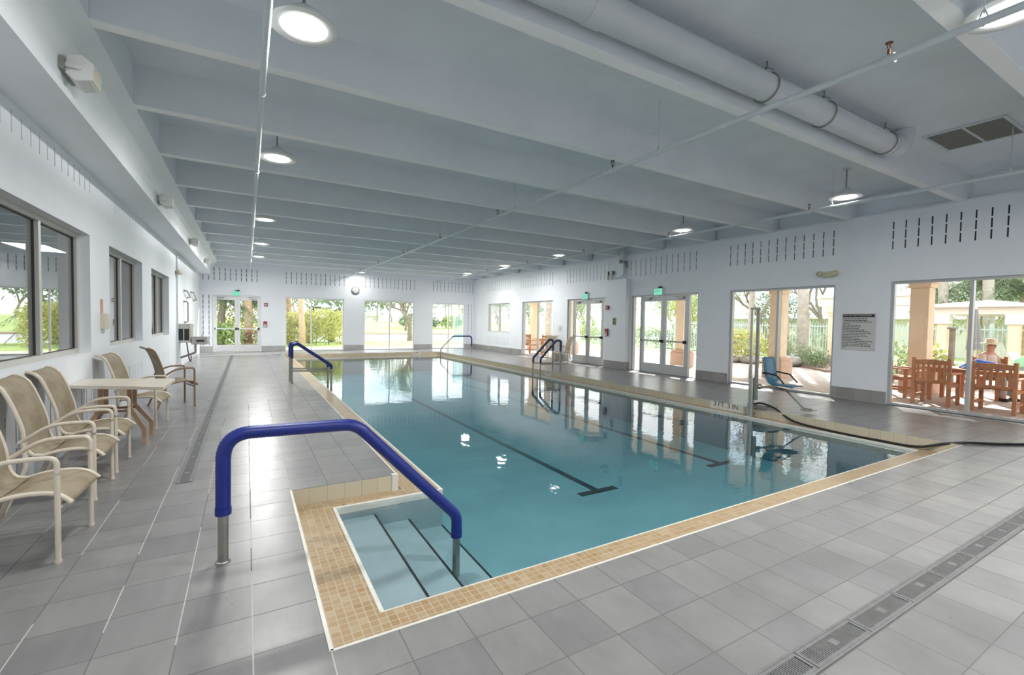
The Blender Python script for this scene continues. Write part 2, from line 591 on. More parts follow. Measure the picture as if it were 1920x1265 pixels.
def curve(pts, step=.02):
    """Catmull-Rom through points, resampled"""
    P = [Vector(p) for p in pts]
    P = [P[0]*2-P[1]] + P + [P[-1]*2-P[-2]]
    out = []
    for i in range(1, len(P)-2):
        a, b, c, d = P[i-1:i+3]
        n = max(1, int((c-b).length/step))
        for k in range(n):
            t = k/n
            out.append(.5*((2*b)+(c-a)*t+(2*a-5*b+4*c-d)*t*t+(3*b-a-3*c+d)*t**3))
    out.append(P[-2])
    return out

def fillet(pts, r, n=8):
    """polyline with rounded corners"""
    P = [Vector(p) for p in pts]
    rs = r if isinstance(r, (list, tuple)) else [r]*(len(P)-2)
    out = [P[0]]
    for i in range(1, len(P)-1):
        a, b, c = P[i-1], P[i], P[i+1]
        u, v = (a-b).normalized(), (c-b).normalized()
        ang = u.angle(v)
        t = min(rs[i-1]/math.tan(ang/2), (a-b).length*.48, (c-b).length*.48)
        p0, p1 = b+u*t, b+v*t
        for k in range(n+1):
            s = k/n
            out.append(p0*(1-s)**2+b*2*s*(1-s)+p1*s*s)
    out.append(P[-1])
    return out

def dense(pts, step):
    out = [pts[0]]
    for a, b in zip(pts[:-1], pts[1:]):
        L = (b-a).length
        n = max(1, int(L/step))
        for k in range(1, n+1): out.append(a+(b-a)*(k/n))
    return out

STR = 'structure'

# ------------------------------------------------------------------ walls with real openings and open-jointed block vents
def wall_mesh(p0, th, along, a0, a1, z0, z1, holes, sgn):
    """face at p0; body runs to p0+sgn*th. along: 'Y' wall plane x=p0, 'X' wall plane y=p0"""
    def P(a, z, d):
        q = p0+sgn*d
        return (q, a, z) if along == 'Y' else (a, q, z)
    mb = MB()
    ca = sorted({a0, a1} | {h[0] for h in holes} | {h[1] for h in holes})
    cz = sorted({z0, z1} | {h[2] for h in holes} | {h[3] for h in holes})
    ca = [a for a in ca if a0 <= a <= a1]; cz = [z for z in cz if z0 <= z <= z1]
    for a, b in zip(ca[:-1], ca[1:]):
        if b-a < 1e-6: continue
        hs = [h for h in holes if h[0] <= (a+b)/2 <= h[1]]
        for front in (True, False):
            run = None
            hh = [h for h in hs if front or h[4] is None]
            for c, d in list(zip(cz[:-1], cz[1:]))+[(None, None)]:
                solid = c is not None and not any(h[2] <= (c+d)/2 <= h[3] for h in hh)
                if solid:
                    run = (run[0], d) if run else (c, d)
                elif run:
                    dd = 0 if front else th
                    mb.quad(P(a, run[0], dd), P(b, run[0], dd), P(b, run[1], dd), P(a, run[1], dd)); run = None
    for h in holes:
        d = th if h[4] is None else h[4]
        x0, x1, y0, y1 = h[:4]
        mb.quad(P(x0, y0, 0), P(x0, y1, 0), P(x0, y1, d), P(x0, y0, d))
        mb.quad(P(x1, y0, 0), P(x1, y1, 0), P(x1, y1, d), P(x1, y0, d))
        mb.quad(P(x0, y1, 0), P(x1, y1, 0), P(x1, y1, d), P(x0, y1, d))
        mb.quad(P(x0, y0, 0), P(x1, y0, 0), P(x1, y0, d), P(x0, y0, d))
        if h[4] is not None:
            mb.quad(P(x0, y0, d), P(x1, y0, d), P(x1, y1, d), P(x0, y1, d))
    mb.quad(P(a0, z1, 0), P(a1, z1, 0), P(a1, z1, th), P(a0, z1, th))
    return mb

SLOTS = {'right': [], 'far': [], 'left': []}
def slots(side, a0, a1, n, rows, w=.024, depth=.12):
    out = []
    for k in range(n):
        a = a0+(a1-a0)*k/(n-1) if n > 1 else a0
        for z0, z1 in rows:
            out.append((a-w/2, a+w/2, z0, z1, depth))
    SLOTS[side] += out
    return out
HI = [(3.09, 3.255), (3.285, 3.45), (3.48, 3.63)]
WIN_R = {1: (19.27, 21.57, 1.0, 2.44), 2: (15.65, 18.12, 0, 2.45), 3: (5.08, 7.58, 0, 2.45), 4: (1.62, 4.09, 0, 2.45)}
DOOR_R = {1: (12.29, 14.66, 0, 2.45), 2: (8.56, 11.14, 0, 2.45)}
hr = [(*v, None) for v in WIN_R.values()]+[(*v, None) for v in DOOR_R.values()]
for a, b in ((1.72, 4.09), (5.15, 7.6), (8.66, 11.2), (12.3, 14.7), (15.7, 18.25), (19.3, 21.8)):
    hr += slots('right', a, b, 13, HI)
hr += slots('right', 19.4, 21.5, 12, [(.34, .53), (.56, .75)])
hr += slots('right', 22.2, 23.0, 4, [(.4, .58), (.62, .8), (.84, 1.02), (1.06, 1.24), (1.28, 1.46), (1.5, 1.68), (1.72, 1.9), (1.94, 2.12), (2.16, 2.34)])
WIN_F = {5: (1.53, 4.09, 0, 2.47), 6: (5.05, 7.61, 0, 2.47), 7: (8.61, 10.5, 0, 2.46)}
DOOR_F = (-1.275, .57, 0, 2.47)
hf = [(*v, None) for v in WIN_F.values()]+[(*DOOR_F, None)]
for a, b, n in ((-1.60, .40, 11), (1.57, 4.09, 13), (5.12, 7.6, 13), (8.65, 10.98, 12)):
    hf += slots('far', a, b, n, HI)
COLZ = [(.3+.22*k, .48+.22*k) for k in range(10)]
hf += slots('far', -1.60, -1.39, 2, COLZ)+slots('far', 10.72, 10.93, 2, COLZ)
WIN_L = {8: (4.75, 7.72, 1.035, 2.525), 9: (8.66, 11.06, 1.035, 2.52), 10: (12.02, 14.5, 1.04, 2.51)}
hl = [(*v, None) for v in WIN_L.values()]
hl += slots('left', 5.32, 7.75, 13, [(3.05, 3.24)])+slots('left', 9.0, 11.1, 11, [(3.05, 3.24)])
hl += slots('left', 4.9, 7.7, 15, [(.10, .36), (.40, .66)])+slots('left', 8.7, 11.0, 12, [(.10, .36), (.40, .66)])
hl += slots('left', 12.1, 14.4, 11, [(.10, .36), (.40, .66)])

obj('wall_right', wall_mesh(XR, .22, 'Y', YB, YF+.2, 0, ZT, hr, 1), 'wall_paint', label='long white block wall with glass doors on the right of the pool', cat='wall', kind=STR)
obj('wall_far', wall_mesh(YF, .22, 'X', XL-.2, XR+.5, 0, ZC, hf, 1), 'wall_paint', label='white block end wall across the far end of the pool', cat='wall', kind=STR)
obj('wall_left', wall_mesh(XL, .2, 'Y', YB, YF+.2, 0, ZC, hl, -1), 'wall_paint', label='white block wall with tinted windows behind the sling chairs', cat='wall', kind=STR)
obj('wall_back', wall_mesh(YB, .2, 'X', XL-.2, XR+.5, 0, ZC, [], -1), 'wall_paint', label='plain white wall behind the viewpoint', cat='wall', kind=STR)
# near-black inserts that paint in the shade inside each open vent slot
for side, nm in (('right', 'open-jointed vent blocks set in the right wall'), ('far', 'open-jointed vent blocks set in the far wall'), ('left', 'open-jointed vent blocks set in the left wall')):
    mb = MB()
    for a0, a1, z0, z1, d in SLOTS[side]:
        d = d-.10
        if side == 'right': mb.box(XR+d, XR+d+.06, a0, a1, z0, z1)
        elif side == 'left': mb.box(XL-d-.06, XL-d, a0, a1, z0, z1)
        else: mb.box(a0, a1, YF+d, YF+d+.06, z0, z1)
    obj('trim_vent_shade_'+side, mb, 'slot_shade', label='painted shade inside the '+nm, cat='vent', kind=STR)
# upper recess wall behind the beam ends, roof slab
mb = MB().box(XR+.13, XR+.5, YB, YF+.2, ZT-.12, ZC)
mb.box(XR-.004, XR+.5, YB, YF+.0, ZT-.03, ZT+.012)
obj('trim_1', mb, 'ceil_paint', label='blue grey recess above the top of the right wall', cat='wall', kind=STR)
obj('ceiling', MB().box(XL-.2, XR+.5, YB-.2, YF+.22, ZC, ZC+.2), 'ceil_paint', label='pale blue grey textured ceiling slab over the pool hall', cat='ceiling', kind=STR)
# girder along the left wall with a coved upper face
gp = [(XL, ZG), (-1.275, ZG), (-1.275, 3.52), (-1.255, 3.62), (-1.20, 3.70), (-1.12, 3.765), (-1.055, 3.81), (-1.055, ZC), (XL, ZC)]
obj('girder', MB().prism(gp, 'Y', YB, YF), 'girder_paint', label='deep concrete girder running along the top of the left wall', cat='beam', kind=STR)
BEAM_Y = [-2.0, -.28, 1.44, 3.17, 4.93, 6.57, 8.28, 10.02, 11.72, 13.45, 15.2, 16.95, 18.7, 20.45, 22.2]
BEAM_NAMES = ['last', 'last but one', 'overhead', 'nearest', 'second', 'third', 'fourth', 'fifth', 'sixth', 'seventh', 'eighth', 'ninth', 'tenth', 'eleventh', 'twelfth']
for k, y in enumerate(BEAM_Y):
    p = [(y-.165, ZC), (y-.138, 3.815), (y-.132, 3.81), (y-.003, 3.81), (y+.003, 3.815), (y+.03, ZC)]
    bm = mesh_of('beam', MB().prism(p, 'X', -1.06, XR+.10), ['beam_sides_shaded', 'soffit_lit'])
    bm.polygons[2].material_index = 1  # only the underside gets the lightened colour
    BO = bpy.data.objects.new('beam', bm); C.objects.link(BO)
    tag(BO,  'concrete ceiling beam across the hall, %s counted from the camera' % BEAM_NAMES[k] if k > 2 else 'concrete ceiling beam above and behind the viewpoint, number %s' % BEAM_NAMES[k], 'beam', None, STR)
# pilaster between the two glass doors
obj('column', MB().box(10.86, XR, 11.22, 12.22, 0, 3.03), 'wall_paint', bevel=.006, label='shallow white pier between the two exit doors', cat='column', kind=STR)
# baseboards
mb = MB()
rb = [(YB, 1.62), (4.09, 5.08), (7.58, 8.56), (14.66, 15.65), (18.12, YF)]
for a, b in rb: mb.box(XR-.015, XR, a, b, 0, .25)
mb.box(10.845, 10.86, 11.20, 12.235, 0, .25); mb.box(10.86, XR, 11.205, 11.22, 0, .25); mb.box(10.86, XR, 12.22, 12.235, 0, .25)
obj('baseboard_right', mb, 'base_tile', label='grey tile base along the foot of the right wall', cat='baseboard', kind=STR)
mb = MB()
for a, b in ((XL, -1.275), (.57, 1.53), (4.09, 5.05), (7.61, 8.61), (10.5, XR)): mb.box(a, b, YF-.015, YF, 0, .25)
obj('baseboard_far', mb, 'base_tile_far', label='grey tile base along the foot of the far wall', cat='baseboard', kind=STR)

# ------------------------------------------------------------------ deck
def cells(xs, ys, inside, z, mb):
    for a, b in zip(xs[:-1], xs[1:]):
        for c, d in zip(ys[:-1], ys[1:]):
            if inside((a+b)/2, (c+d)/2): mb.quad((a, c, z), (b, c, z), (b, d, z), (a, d, z))
    return mb
def in_open(x, y): return (DX0 < x < DX1 and DY0 < y < DY1) or (NX0 < x <= DX0 and DY0 < y < NY1)
def in_water(x, y): return (WX0 < x < WX1 and WY0 < y < WY1) or (VX0 < x <= WX0 and WY0 < y < VY1)
deck = cells([XL-.2, NX0, DX0, DX1, XR+.22], [YB-.2, DY0, NY1, DY1, YF+.22], lambda x, y: not in_open(x, y), 0, MB())
deck.box(XL-.2, XR+.22, YB-.2, YF+.22, -1.3, -1.25)
obj('floor', deck, 'deck_tile', label='grey square tiled pool deck', cat='floor', kind=STR)
# tiled curb faces round the opening
mb = MB()
mb.box(DX1, DX1+.02, DY0, DY1, ZL, -.002); mb.box(NX0-.02, NX0, DY0, NY1, ZL, -.002); mb.box(DX0-.02, DX0, NY1, DY1, ZL, -.002)
obj('trim_2', mb, 'curb_tile_y', label='beige tile riser under the long sides of the deck edge', cat='pool edge', kind=STR)
mb = MB()
mb.box(DX0, DX1, DY1, DY1+.02, ZL, -.002); mb.box(NX0, DX1, DY0-.02, DY0, ZL, -.002); mb.box(NX0, DX0, NY1, NY1+.02, ZL, -.002)
obj('trim_3', mb, 'curb_tile_x', label='beige tile riser under the short sides of the deck edge', cat='pool edge', kind=STR)
mb = MB()
mb.box(NX0-.006, NX0+.012, DY0, NY1, -.03, .003); mb.box(NX0, DX1, DY0-.004, DY0+.010, -.03, .003)
mb.box(DX0-.012, DX0+.006, NY1, DY1, -.03, .003)
mb.box(DX0-.05, DX0+.010, NY1-.008, NY1+.04, ZL, .004)
obj('trim_4', mb, 'edge_white', label='white grout bead along the near and left deck edge', cat='pool edge', kind=STR)
# mosaic gutter ledge just above the water
xs = [NX0, VX0, DX0, WX0, WX1, DX1]; ys = [DY0, WY0, VY1, NY1, WY1, DY1]
mb = cells(xs, ys, lambda x, y: in_open(x, y) and not in_water(x, y), ZL, MB())
obj('trim_5', mb, 'mosaic', label='ochre mosaic ledge between the deck edge and the water', cat='pool edge', kind=STR)
mb = MB()
e = .028
mb.box(VX0-e, VX0, WY0, VY1+e, ZW-.05, ZL+.006); mb.box(VX0, WX0+.002, VY1, VY1+e, ZW-.05, ZL+.006)
mb.box(WX0-e, WX0, VY1+e, WY1+e, ZW-.05, ZL+.006); mb.box(WX0, WX1, WY1, WY1+e, ZW-.05, ZL+.006)
mb.box(WX1, WX1+e, WY0, WY1, ZW-.05, ZL+.006)
mb.box(VX0-e, WX1+e, WY0-.009, WY0, ZW-.05, ZL+.006)
obj('trim_6', mb, 'edge_white', bevel=.006, label='pale rounded lip round the waterline', cat='pool edge', kind=STR)
# basin: walls, floor, steps
mb = MB()
ZS = [-.27, -.38, -.51]; SX = [VX0, 1.02, 1.34, 1.68]
mb.quad((WX0, WY0, ZP), (WX1, WY0, ZP), (WX1, WY1, ZP), (WX0, WY1, ZP))
def vq(x0, y0, x1, y1, za, zb): mb.quad((x0, y0, za), (x1, y1, za), (x1, y1, zb), (x0, y0, zb))
vq(VX0, WY0, WX1, WY0, ZP, ZW-.05); vq(VX0, VY1, WX0, VY1, ZP, ZW-.05); vq(VX0, WY0, VX0, VY1, ZP, ZW-.05)
zz = ZS+[ZP]
for k in range(3):
    mb.quad((SX[k], WY0, ZS[k]), (SX[k+1], WY0, ZS[k]), (SX[k+1], VY1, ZS[k]), (SX[k], VY1, ZS[k]))
    vq(SX[k+1], WY0, SX[k+1], VY1, ZS[k], zz[k+1])
BW = mb; mb = MB()
for x0, y0, x1, y1 in ((WX1, WY0, WX1, WY1), (WX0, WY1, WX1, WY1), (WX0, VY1, WX0, WY1)):
    vq(x0, y0, x1, y1, ZP, ZW-.05)
obj('trim_9', mb, 'tile_teal', label='dark teal tiles on the submerged pool walls', cat='pool', kind=STR)
mb = BW
obj('pool_basin', mb, 'plaster', label='pale aqua plaster basin with three entry steps', cat='pool', kind=STR)
mb = MB()
for k in range(3): mb.box(SX[k+1]-.014, SX[k+1]+.003, WY0+.003, VY1-.003, ZS[k]-.02, ZS[k]+.003)
obj('trim_7', mb, 'black', label='three black nosing stripes on the submerged entry steps', cat='step edge', kind=STR)
mb = MB()
for x in (4.31, 7.07):
    mb.box(x-.055, x+.055, 4.95, 19.6, ZP, ZP+.004)
    mb.box(x-.33, x+.33, 4.85, 4.97, ZP, ZP+.0045); mb.box(x-.33, x+.33, 19.55, 19.67, ZP, ZP+.0045)
obj('trim_8', mb, 'black', label='black lane lines with T ends on the pool floor', cat='lane line', kind=STR)
g_ = .008
poly = [(VX0-g_, WY0-g_), (WX1+g_, WY0-g_), (WX1+g_, WY1+g_), (WX0-g_, WY1+g_), (WX0-g_, VY1+g_), (VX0-g_, VY1+g_)]
mb = MB()
n = len(poly)
mb.add([(x, y, ZW) for x, y in poly], [tuple(range(n))])
mb.add([(x, y, ZP-.05) for x, y in poly], [tuple(range(n))[::-1]])
for i in range(n):
    (x0, y0), (x1, y1) = poly[i], poly[(i+1) % n]
    mb.quad((x0, y0, ZP-.05), (x1, y1, ZP-.05), (x1, y1, ZW), (x0, y0, ZW))
obj('pool_water', mb, 'pool_water', label='still turquoise water filling the pool', cat='water', kind=STR)

# ------------------------------------------------------------------ windows and doors (local frame: x to the viewer's right, y into the wall)
def frame_rect(mb, x0, x1, z0, z1, w, y0, y1, sill=None):
    s = w if sill is None else sill
    mb.box(x0, x0+w, y0, y1, z0, z1); mb.box(x1-w, x1, y0, y1, z0, z1)
    mb.box(x0+w, x1-w, y0, y1, z1-w, z1); mb.box(x0+w, x1-w, y0, y1, z0, z0+s)
    return mb
def window(n, label, loc, rotz, width, z0, z1, mat='frame_alu', pane='pane', mull=None, fw=.05, dep=.09, y=.05, gasket=False):
    t = thing('window_%d' % n, label, 'window', loc, rotz, kind=STR)
    mu = width/2 if mull is None else mull
    obj('window_frame', frame_rect(MB(), 0, width, z0, z1, fw, y, y+dep), mat, t, bevel=.004)
    obj('mullion', MB().box(mu-fw*.55, mu+fw*.55, y-.004, y+dep+.004, z0+fw, z1-fw), mat, t, bevel=.004)
    for a, b in ((fw, mu-fw*.55), (mu+fw*.55, width-fw)):
        if gasket:
            obj('gasket', frame_rect(MB(), a, b, z0+fw, z1-fw, .007, y+.03, y+.062), 'gasket', t)
        obj('pane', MB().box(a-.006, b+.006, y+dep*.45, y+dep*.45+.008, z0+fw-.006, z1-fw+.006), pane, t)
    return t
lab = {1: 'small high window in the right wall near the far corner', 2: 'floor length two pane window beside the far exit of the right wall',
       3: 'floor length two pane window behind the blue pool lift seat', 4: 'floor length two pane window looking onto the teak armchairs'}
for k, (a, b, z0, z1) in WIN_R.items():
    window(k, lab[k], (XR, b, 0), -PI/2, b-a, z0, z1, mull={4: 1.165, 3: 1.24}.get(k))
lab = {5: 'floor length window at the far end showing the yellow green hedge', 6: 'floor length window at the far end showing the lawn tree',
       7: 'floor length window in the right hand corner of the far wall'}
for k, (a, b, z0, z1) in WIN_F.items():
    window(k, lab[k], (a, YF, 0), 0, b-a, z0, z1, 'frame_white', mull=1.1 if k == 5 else None, fw=.045)
lab = {8: 'large tinted sliding window nearest the camera on the left wall', 9: 'tinted sliding window above the table on the left wall',
       10: 'tinted sliding window nearest the drinking fountain on the left wall'}
for k, (a, b, z0, z1) in WIN_L.items():
    window(k, lab[k], (XL, a, 0), PI/2, b-a, z0, z1, 'frame_left', 'pane_tinted', mull={8: 1.725, 9: 1.28, 10: 1.50}[k], fw=.06, y=.11, gasket=True)

def door(n, label, loc, rotz, width, head, x0, x1, mat, barcol):
    t = thing('door_%d' % n, label, 'door', loc, rotz, kind=STR)
    fr = frame_rect(MB(), 0, width, 0, head, .05, .05, .15, .02)
    for x in (x0, x1):
        if .05 < x < width-.05: fr.box(x-.025, x+.025, .05, .15, .02, head-.05)
    obj('door_frame', fr, mat, t, bevel=.004)
    if x0 > .12: obj('sidelight', MB().box(.044, x0-.02, .09, .098, .014, head-.044), 'pane', t)
    if width-x1 > .12: obj('sidelight', MB().box(x1+.02, width-.044, .09, .098, .014, head-.044), 'pane', t)
    L = max(x0+.025, .05); Rr = min(x1-.025, width-.05); mid = (L+Rr)/2
    for s, a, b in ((-1, L+.004, mid-.003), (1, mid+.003, Rr-.004)):
        lf = MB(); top = head-.055
        lf.box(a, a+.10, .06, .105, .012, top); lf.box(b-.10, b, .06, .105, .012, top)
        lf.box(a+.10, b-.10, .06, .105, top-.15, top); lf.box(a+.10, b-.10, .06, .105, .012, .30)
        leaf = obj('door_leaf', lf, mat, t, bevel=.003)
        obj('pane', MB().box(a+.094, b-.094, .078, .086, .294, top-.144), 'pane', leaf)
        obj('push_bar', MB().box(a+.06, b-.06, .0, .04, .985, 1.035), 'steel_dull' if barcol else 'frame_white', leaf, bevel=.006)
        xe = b-.03 if s < 0 else b-.05
        eb = MB().box(xe-.05, xe+.03, -.01, .06, .965, 1.055)
        eb.box(a+.02, a+.06, .0, .06, .975, 1.045)
        obj('latch_box', eb, 'black', leaf, bevel=.006)
        cx = a+.12 if s < 0 else b-.36
        cl = MB().box(cx, cx+.24, .0, .06, top-.10, top-.04); cl.bar((cx+.12, -.01, top-.05), (cx+.4 if s < 0 else cx-.12, .03, top-.02), .02, .01)
        obj('door_closer', cl, 'steel_dull', leaf, bevel=.005)
    return t
a, b = DOOR_R[1][:2]
door(1, 'double glass exit door beyond the shallow pier, on the right wall', (XR, b, 0), -PI/2, b-a, 2.45, .34, b-12.57, 'frame_alu', True)
a, b = DOOR_R[2][:2]
door(2, 'double glass exit door on the near side of the shallow pier', (XR, b, 0), -PI/2, b-a, 2.45, .38, b-8.92, 'frame_alu', True)
a, b = DOOR_F[:2]
door(3, 'white double glass door in the left part of the far wall', (a, YF, 0), 0, b-a, 2.47, 0, b-a, 'frame_white', False)

# the dim office behind the tinted windows
ob = MB()
ob.box(-6.2, -6.1, 2.5, 16.5, 0, 3.0); ob.box(-6.2, XL-.2, 2.4, 2.5, 0, 3.0); ob.box(-6.2, XL-.2, 16.4, 16.5, 0, 3.0)
ob.box(-6.2, XL-.2, 2.5, 16.4, 2.85, 3.0)
obj('partition', ob, 'office_wall', label='dim grey office walls behind the tinted windows', cat='wall', kind=STR)
obj('flooring', MB().box(-6.2, XL-.2, 2.5, 16.4, -.05, 0), 'office_floor', label='dark office floor behind the tinted windows', cat='floor', kind=STR)
for k, (x, y, w) in enumerate(((-3.6, 8.3, 'nearest'), (-3.6, 12.6, 'middle'))):
    t = thing('ceiling_light', 'flat office ceiling light seen through the tinted window, %s of the two' % ('nearer' if k == 0 else 'farther'), 'light', (x, y, 2.85))
    obj('light_frame', frame_rect(MB(), -.32, .32, -.62, .62, .02, 0, 1) if 0 else MB().box(-.32, .32, -.62, .62, -.03, 0), 'white_plastic', t)
    obj('diffuser', MB().box(-.29, .29, -.59, .59, -.034, -.031), 'troffer_glow', t)

# ------------------------------------------------------------------ pool hall lamps
def lamp():
    t = thing('pendant_lamp', 'x', 'lamp')
    obj('stem', MB().tube([(0, 0, .49), (0, 0, .14)], .012), 'steel_dull', t)
    obj('ceiling_plate', MB().lathe([(0, .49), (.07, .49), (.07, .475), (0, .47)], 20), 'pipe_paint', t)
    obj('lamp_shade', MB().lathe([(0, .15), (.06, .15), (.075, .12), (.13, .10), (.20, .055), (.24, .012), (.246, 0), (.238, -.006), (.172, -.002), (.163, .012), (0, .02)], 40), 'white_plastic', t)
    obj('diffuser', MB().lathe([(.162, .008), (.15, -.004), (.10, -.010), (.001, -.012)], 40), 'lamp_glow', t)
    return t
LAMPS = [(.385, 3.925, 'left row of lamps, nearest the camera'), (.375, 7.28, 'left row, second from the camera'), (.37, 11.95, 'left row, third from the camera'),
         (.385, 15.88, 'left row, fourth from the camera'), (.39, 19.3, 'left row, farthest from the camera'),
         (8.88, 3.98, 'right row, hung near the end of the thick duct'), (8.92, 7.39, 'right row, second from the thick duct'), (8.95, 12.4, 'right row, third from the thick duct'),
         (8.9, 15.96, 'right row, fourth from the thick duct'), (8.98, 19.7, 'right row, farthest from the thick duct'),
          (4.63, 1.1, 'alone beside the ceiling vent at upper right'), (4.72, 22.6, 'alone above the wall clock'),
          (.39, .1, 'added out of view, continuing the left row above the camera'), (4.6, -2.4, 'added out of view behind the camera, in the middle of the hall'), (8.9, .2, 'added out of view, continuing the right row on the camera side of the ceiling vent')]  # last three are unseen lamps, added to brighten the near floor
L0 = lamp()
LAMP_O = []
for k, (x, y, w) in enumerate(LAMPS):
    o = L0 if k == 0 else dup(L0, (x, y, 3.75))
    o.location = (x, y, 3.75)
    o['label'] = 'round white pendant lamp, ' + w
    o['group'] = 'round pendant lamps under the ceiling'
    LAMP_O.append((o, x, y))
for o, x, y in LAMP_O:
    ld = bpy.data.lights.new('lamp_beam', 'AREA')
    ld.shape = 'DISK'; ld.size = .32; ld.energy = LAMP_W*(.30 if y > 22 else (.06 if y < 14 else 1.7) if x > 6 else (1.05 if x < 2 else 2.8) if y < 14 else 2.2); ld.color = (1, .985, .95)
    lo = bpy.data.objects.new('lamp_beam', ld); C.objects.link(lo); lo.parent = o; lo.location = (0, 0, -.022)

# ------------------------------------------------------------------ sprinkler pipes
def sprinkler(x, y0, y1, z, label, heads, rods, r=.024, joints=()):
    t = thing('sprinkler_pipe', label, 'pipe', (x, 0, z), group='sprinkler pipes under the beams')
    obj('pipe', MB().tube([(0, y0, 0), (0, y1, 0)], r, 14), 'pipe_paint', t)
    for y in heads:
        h = MB().tube([(0, y, r), (0, y, r+.05)], .011, 10)
        h.tube([(-.022, y, r+.05), (-.026, y, r+.075), (0, y, r+.095), (.026, y, r+.075), (.022, y, r+.05)], .005, 6)
        h.lathe([(0, 0), (.026, 0), (.026, .004), (0, .006)], 14, (0, y, r+.096))
        obj('sprinkler_head', h, 'rust', t)
        obj('tee', MB().tube([(0, y-.04, 0), (0, y+.04, 0)], r*1.3, 14), 'pipe_paint', t)
    for y in rods:
        h = MB().tube([(0, y, ZC-z), (0, y, r+.02)], .005, 8)
        h.tube([(0, y-.004, r+.05), (0, y-.03, 0), (0, y, -r-.004), (0, y+.03, 0), (0, y+.004, r+.05)], .006, 6)
        obj('hanger', h, 'pipe_paint', t)
    for y in joints:
        obj('coupling', MB().tube([(0, y-.03, 0), (0, y+.03, 0)], r*1.28, 14), 'pipe_paint', t)
    return t
sprinkler(.128, YB, YF-.01, 3.61, 'sprinkler pipe running along the left side of the pool', [], [4.1, 8.9, 13.9, 18.9], .026, [2.9, 4.97, 7.6, 9.6, 13.0, 16.2, 19.4])
sprinkler(4.32, YB, YF-.01, 3.61, 'sprinkler pipe running along the middle of the pool hall', [1.68, 4.78, 8.08, 11.2, 14.4, 17.6, 20.8], [1.15, 3.98, 7.4, 10.7, 14.0], .028)
sprinkler(8.79, YB, YF-.01, 3.61, 'sprinkler pipe running along the right side of the pool hall', [1.4, 4.52, 7.7, 10.9, 14.1, 17.3], [2.0, 4.15, 7.35, 10.4], .028)

# thick duct pipe
t = thing('duct_pipe', 'thick pale duct pipe slung under the ceiling at upper right', 'pipe', (0, 2.84, 3.97))
obj('pipe', MB().tube([(-1.05, 0, 0), (7.55, 0, 0)], .13, 32), 'duct_paint', t)
el = [Vector((7.55, 0, 0))]+[Vector((7.55+.26*math.sin(a), 0, .26-.26*math.cos(a))) for a in [k*PI/2/10 for k in range(1, 11)]]+[Vector((7.81, 0, .268))]
obj('elbow', MB().tube(el, .132, 32), 'duct_paint', t)
obj('coupling', MB().tube([(2.26, 0, 0), (2.42, 0, 0)], .138, 32), 'duct_paint', t)
obj('coupling', MB().tube([(7.42, 0, 0), (7.58, 0, 0)], .138, 32), 'duct_paint', t)
for x in (.9, 4.62, 5.75, 7.3):
    h = MB().tube([(x, math.cos(a)*.141, math.sin(a)*.141) for a in [PI*.62+k*(PI*1.76)/24 for k in range(25)]], .008, 8)
    h.tube([(x, 0, .20), (x, 0, ZC-3.97)], .008, 8)
    h.bar((x, -.07, .15), (x, 0, .205), .03, .006); h.bar((x, .07, .15), (x, 0, .205), .03, .006)
    obj('hanger', h, 'steel_dull', t)

# ceiling return grille
t = thing('ceiling_vent', 'dusty grey ceiling return grille beside the thick duct', 'vent', (8.73, 2.36, ZC))
fr = frame_rect(MB(), 0, 1, 0, 1, .1, 0, 1) if 0 else MB()
for x0, x1, y0, y1 in ((-.47, -.43, -.42, .42), (.43, .47, -.42, .42), (-.43, .43, -.42, -.38), (-.43, .43, .38, .42), (-.43, .43, -.014, .014)): fr.box(x0, x1, y0, y1, -.02, 0)
obj('vent_frame', fr, 'pipe_paint', t)
sl = MB()
for k in range(56):
    x = -.425+k*.85/55
    sl.bar((x, -.38, -.008), (x, .38, -.008), .009, .012)
obj('grille', sl, 'vent_grey', t)
obj('backing', MB().box(-.43, .43, -.38, .38, -.002, 0), 'vent_grey', t)

# ------------------------------------------------------------------ fixtures on the walls
def speaker():
    t = thing('wall_speaker', 'x', 'speaker', rotz=PI/2)
    b = MB().box(-.17, .17, -.035, .0, -.05, .05)
    obj('wall_plate', b, 'steel_dull', t, bevel=.004)
    for q in (-1, 1):
        br = MB().bar((q*.135, -.02, .0), (q*.135, -.13, .0), .012, .035)
        br.tube([(q*.15, -.115, 0), (q*.11, -.115, 0)], .022, 12)
        obj('bracket', br, 'white_plastic', t)
    body = MB().prism([(-.19, -.08), (-.205, .05), (-.13, .105), (-.04, .085), (-.03, -.06), (-.09, -.105)], 'X', -.12, .12)
    o = obj('speaker_body', body, 'white_plastic', t, bevel=.018)
    obj('grille', MB().prism([(-.192, -.075), (-.207, .045), (-.201, .047), (-.186, -.076)], 'X', -.10, .10), 'beige_plastic', t)
    return t
s0 = speaker()
for k, (y, z, w) in enumerate(((5.12, 3.50, 'nearest the camera'), (9.66, 3.45, 'second from the camera'), (14.5, 3.45, 'third from the camera'), (19.1, 3.45, 'farthest from the camera'))):
    o = s0 if k == 0 else dup(s0, (-1.275, y, z), PI/2)
    o.location = (-1.275, y, z)
    o['label'] = 'small white wall speaker on the left girder, ' + w
    o['group'] = 'white speakers on the left girder'

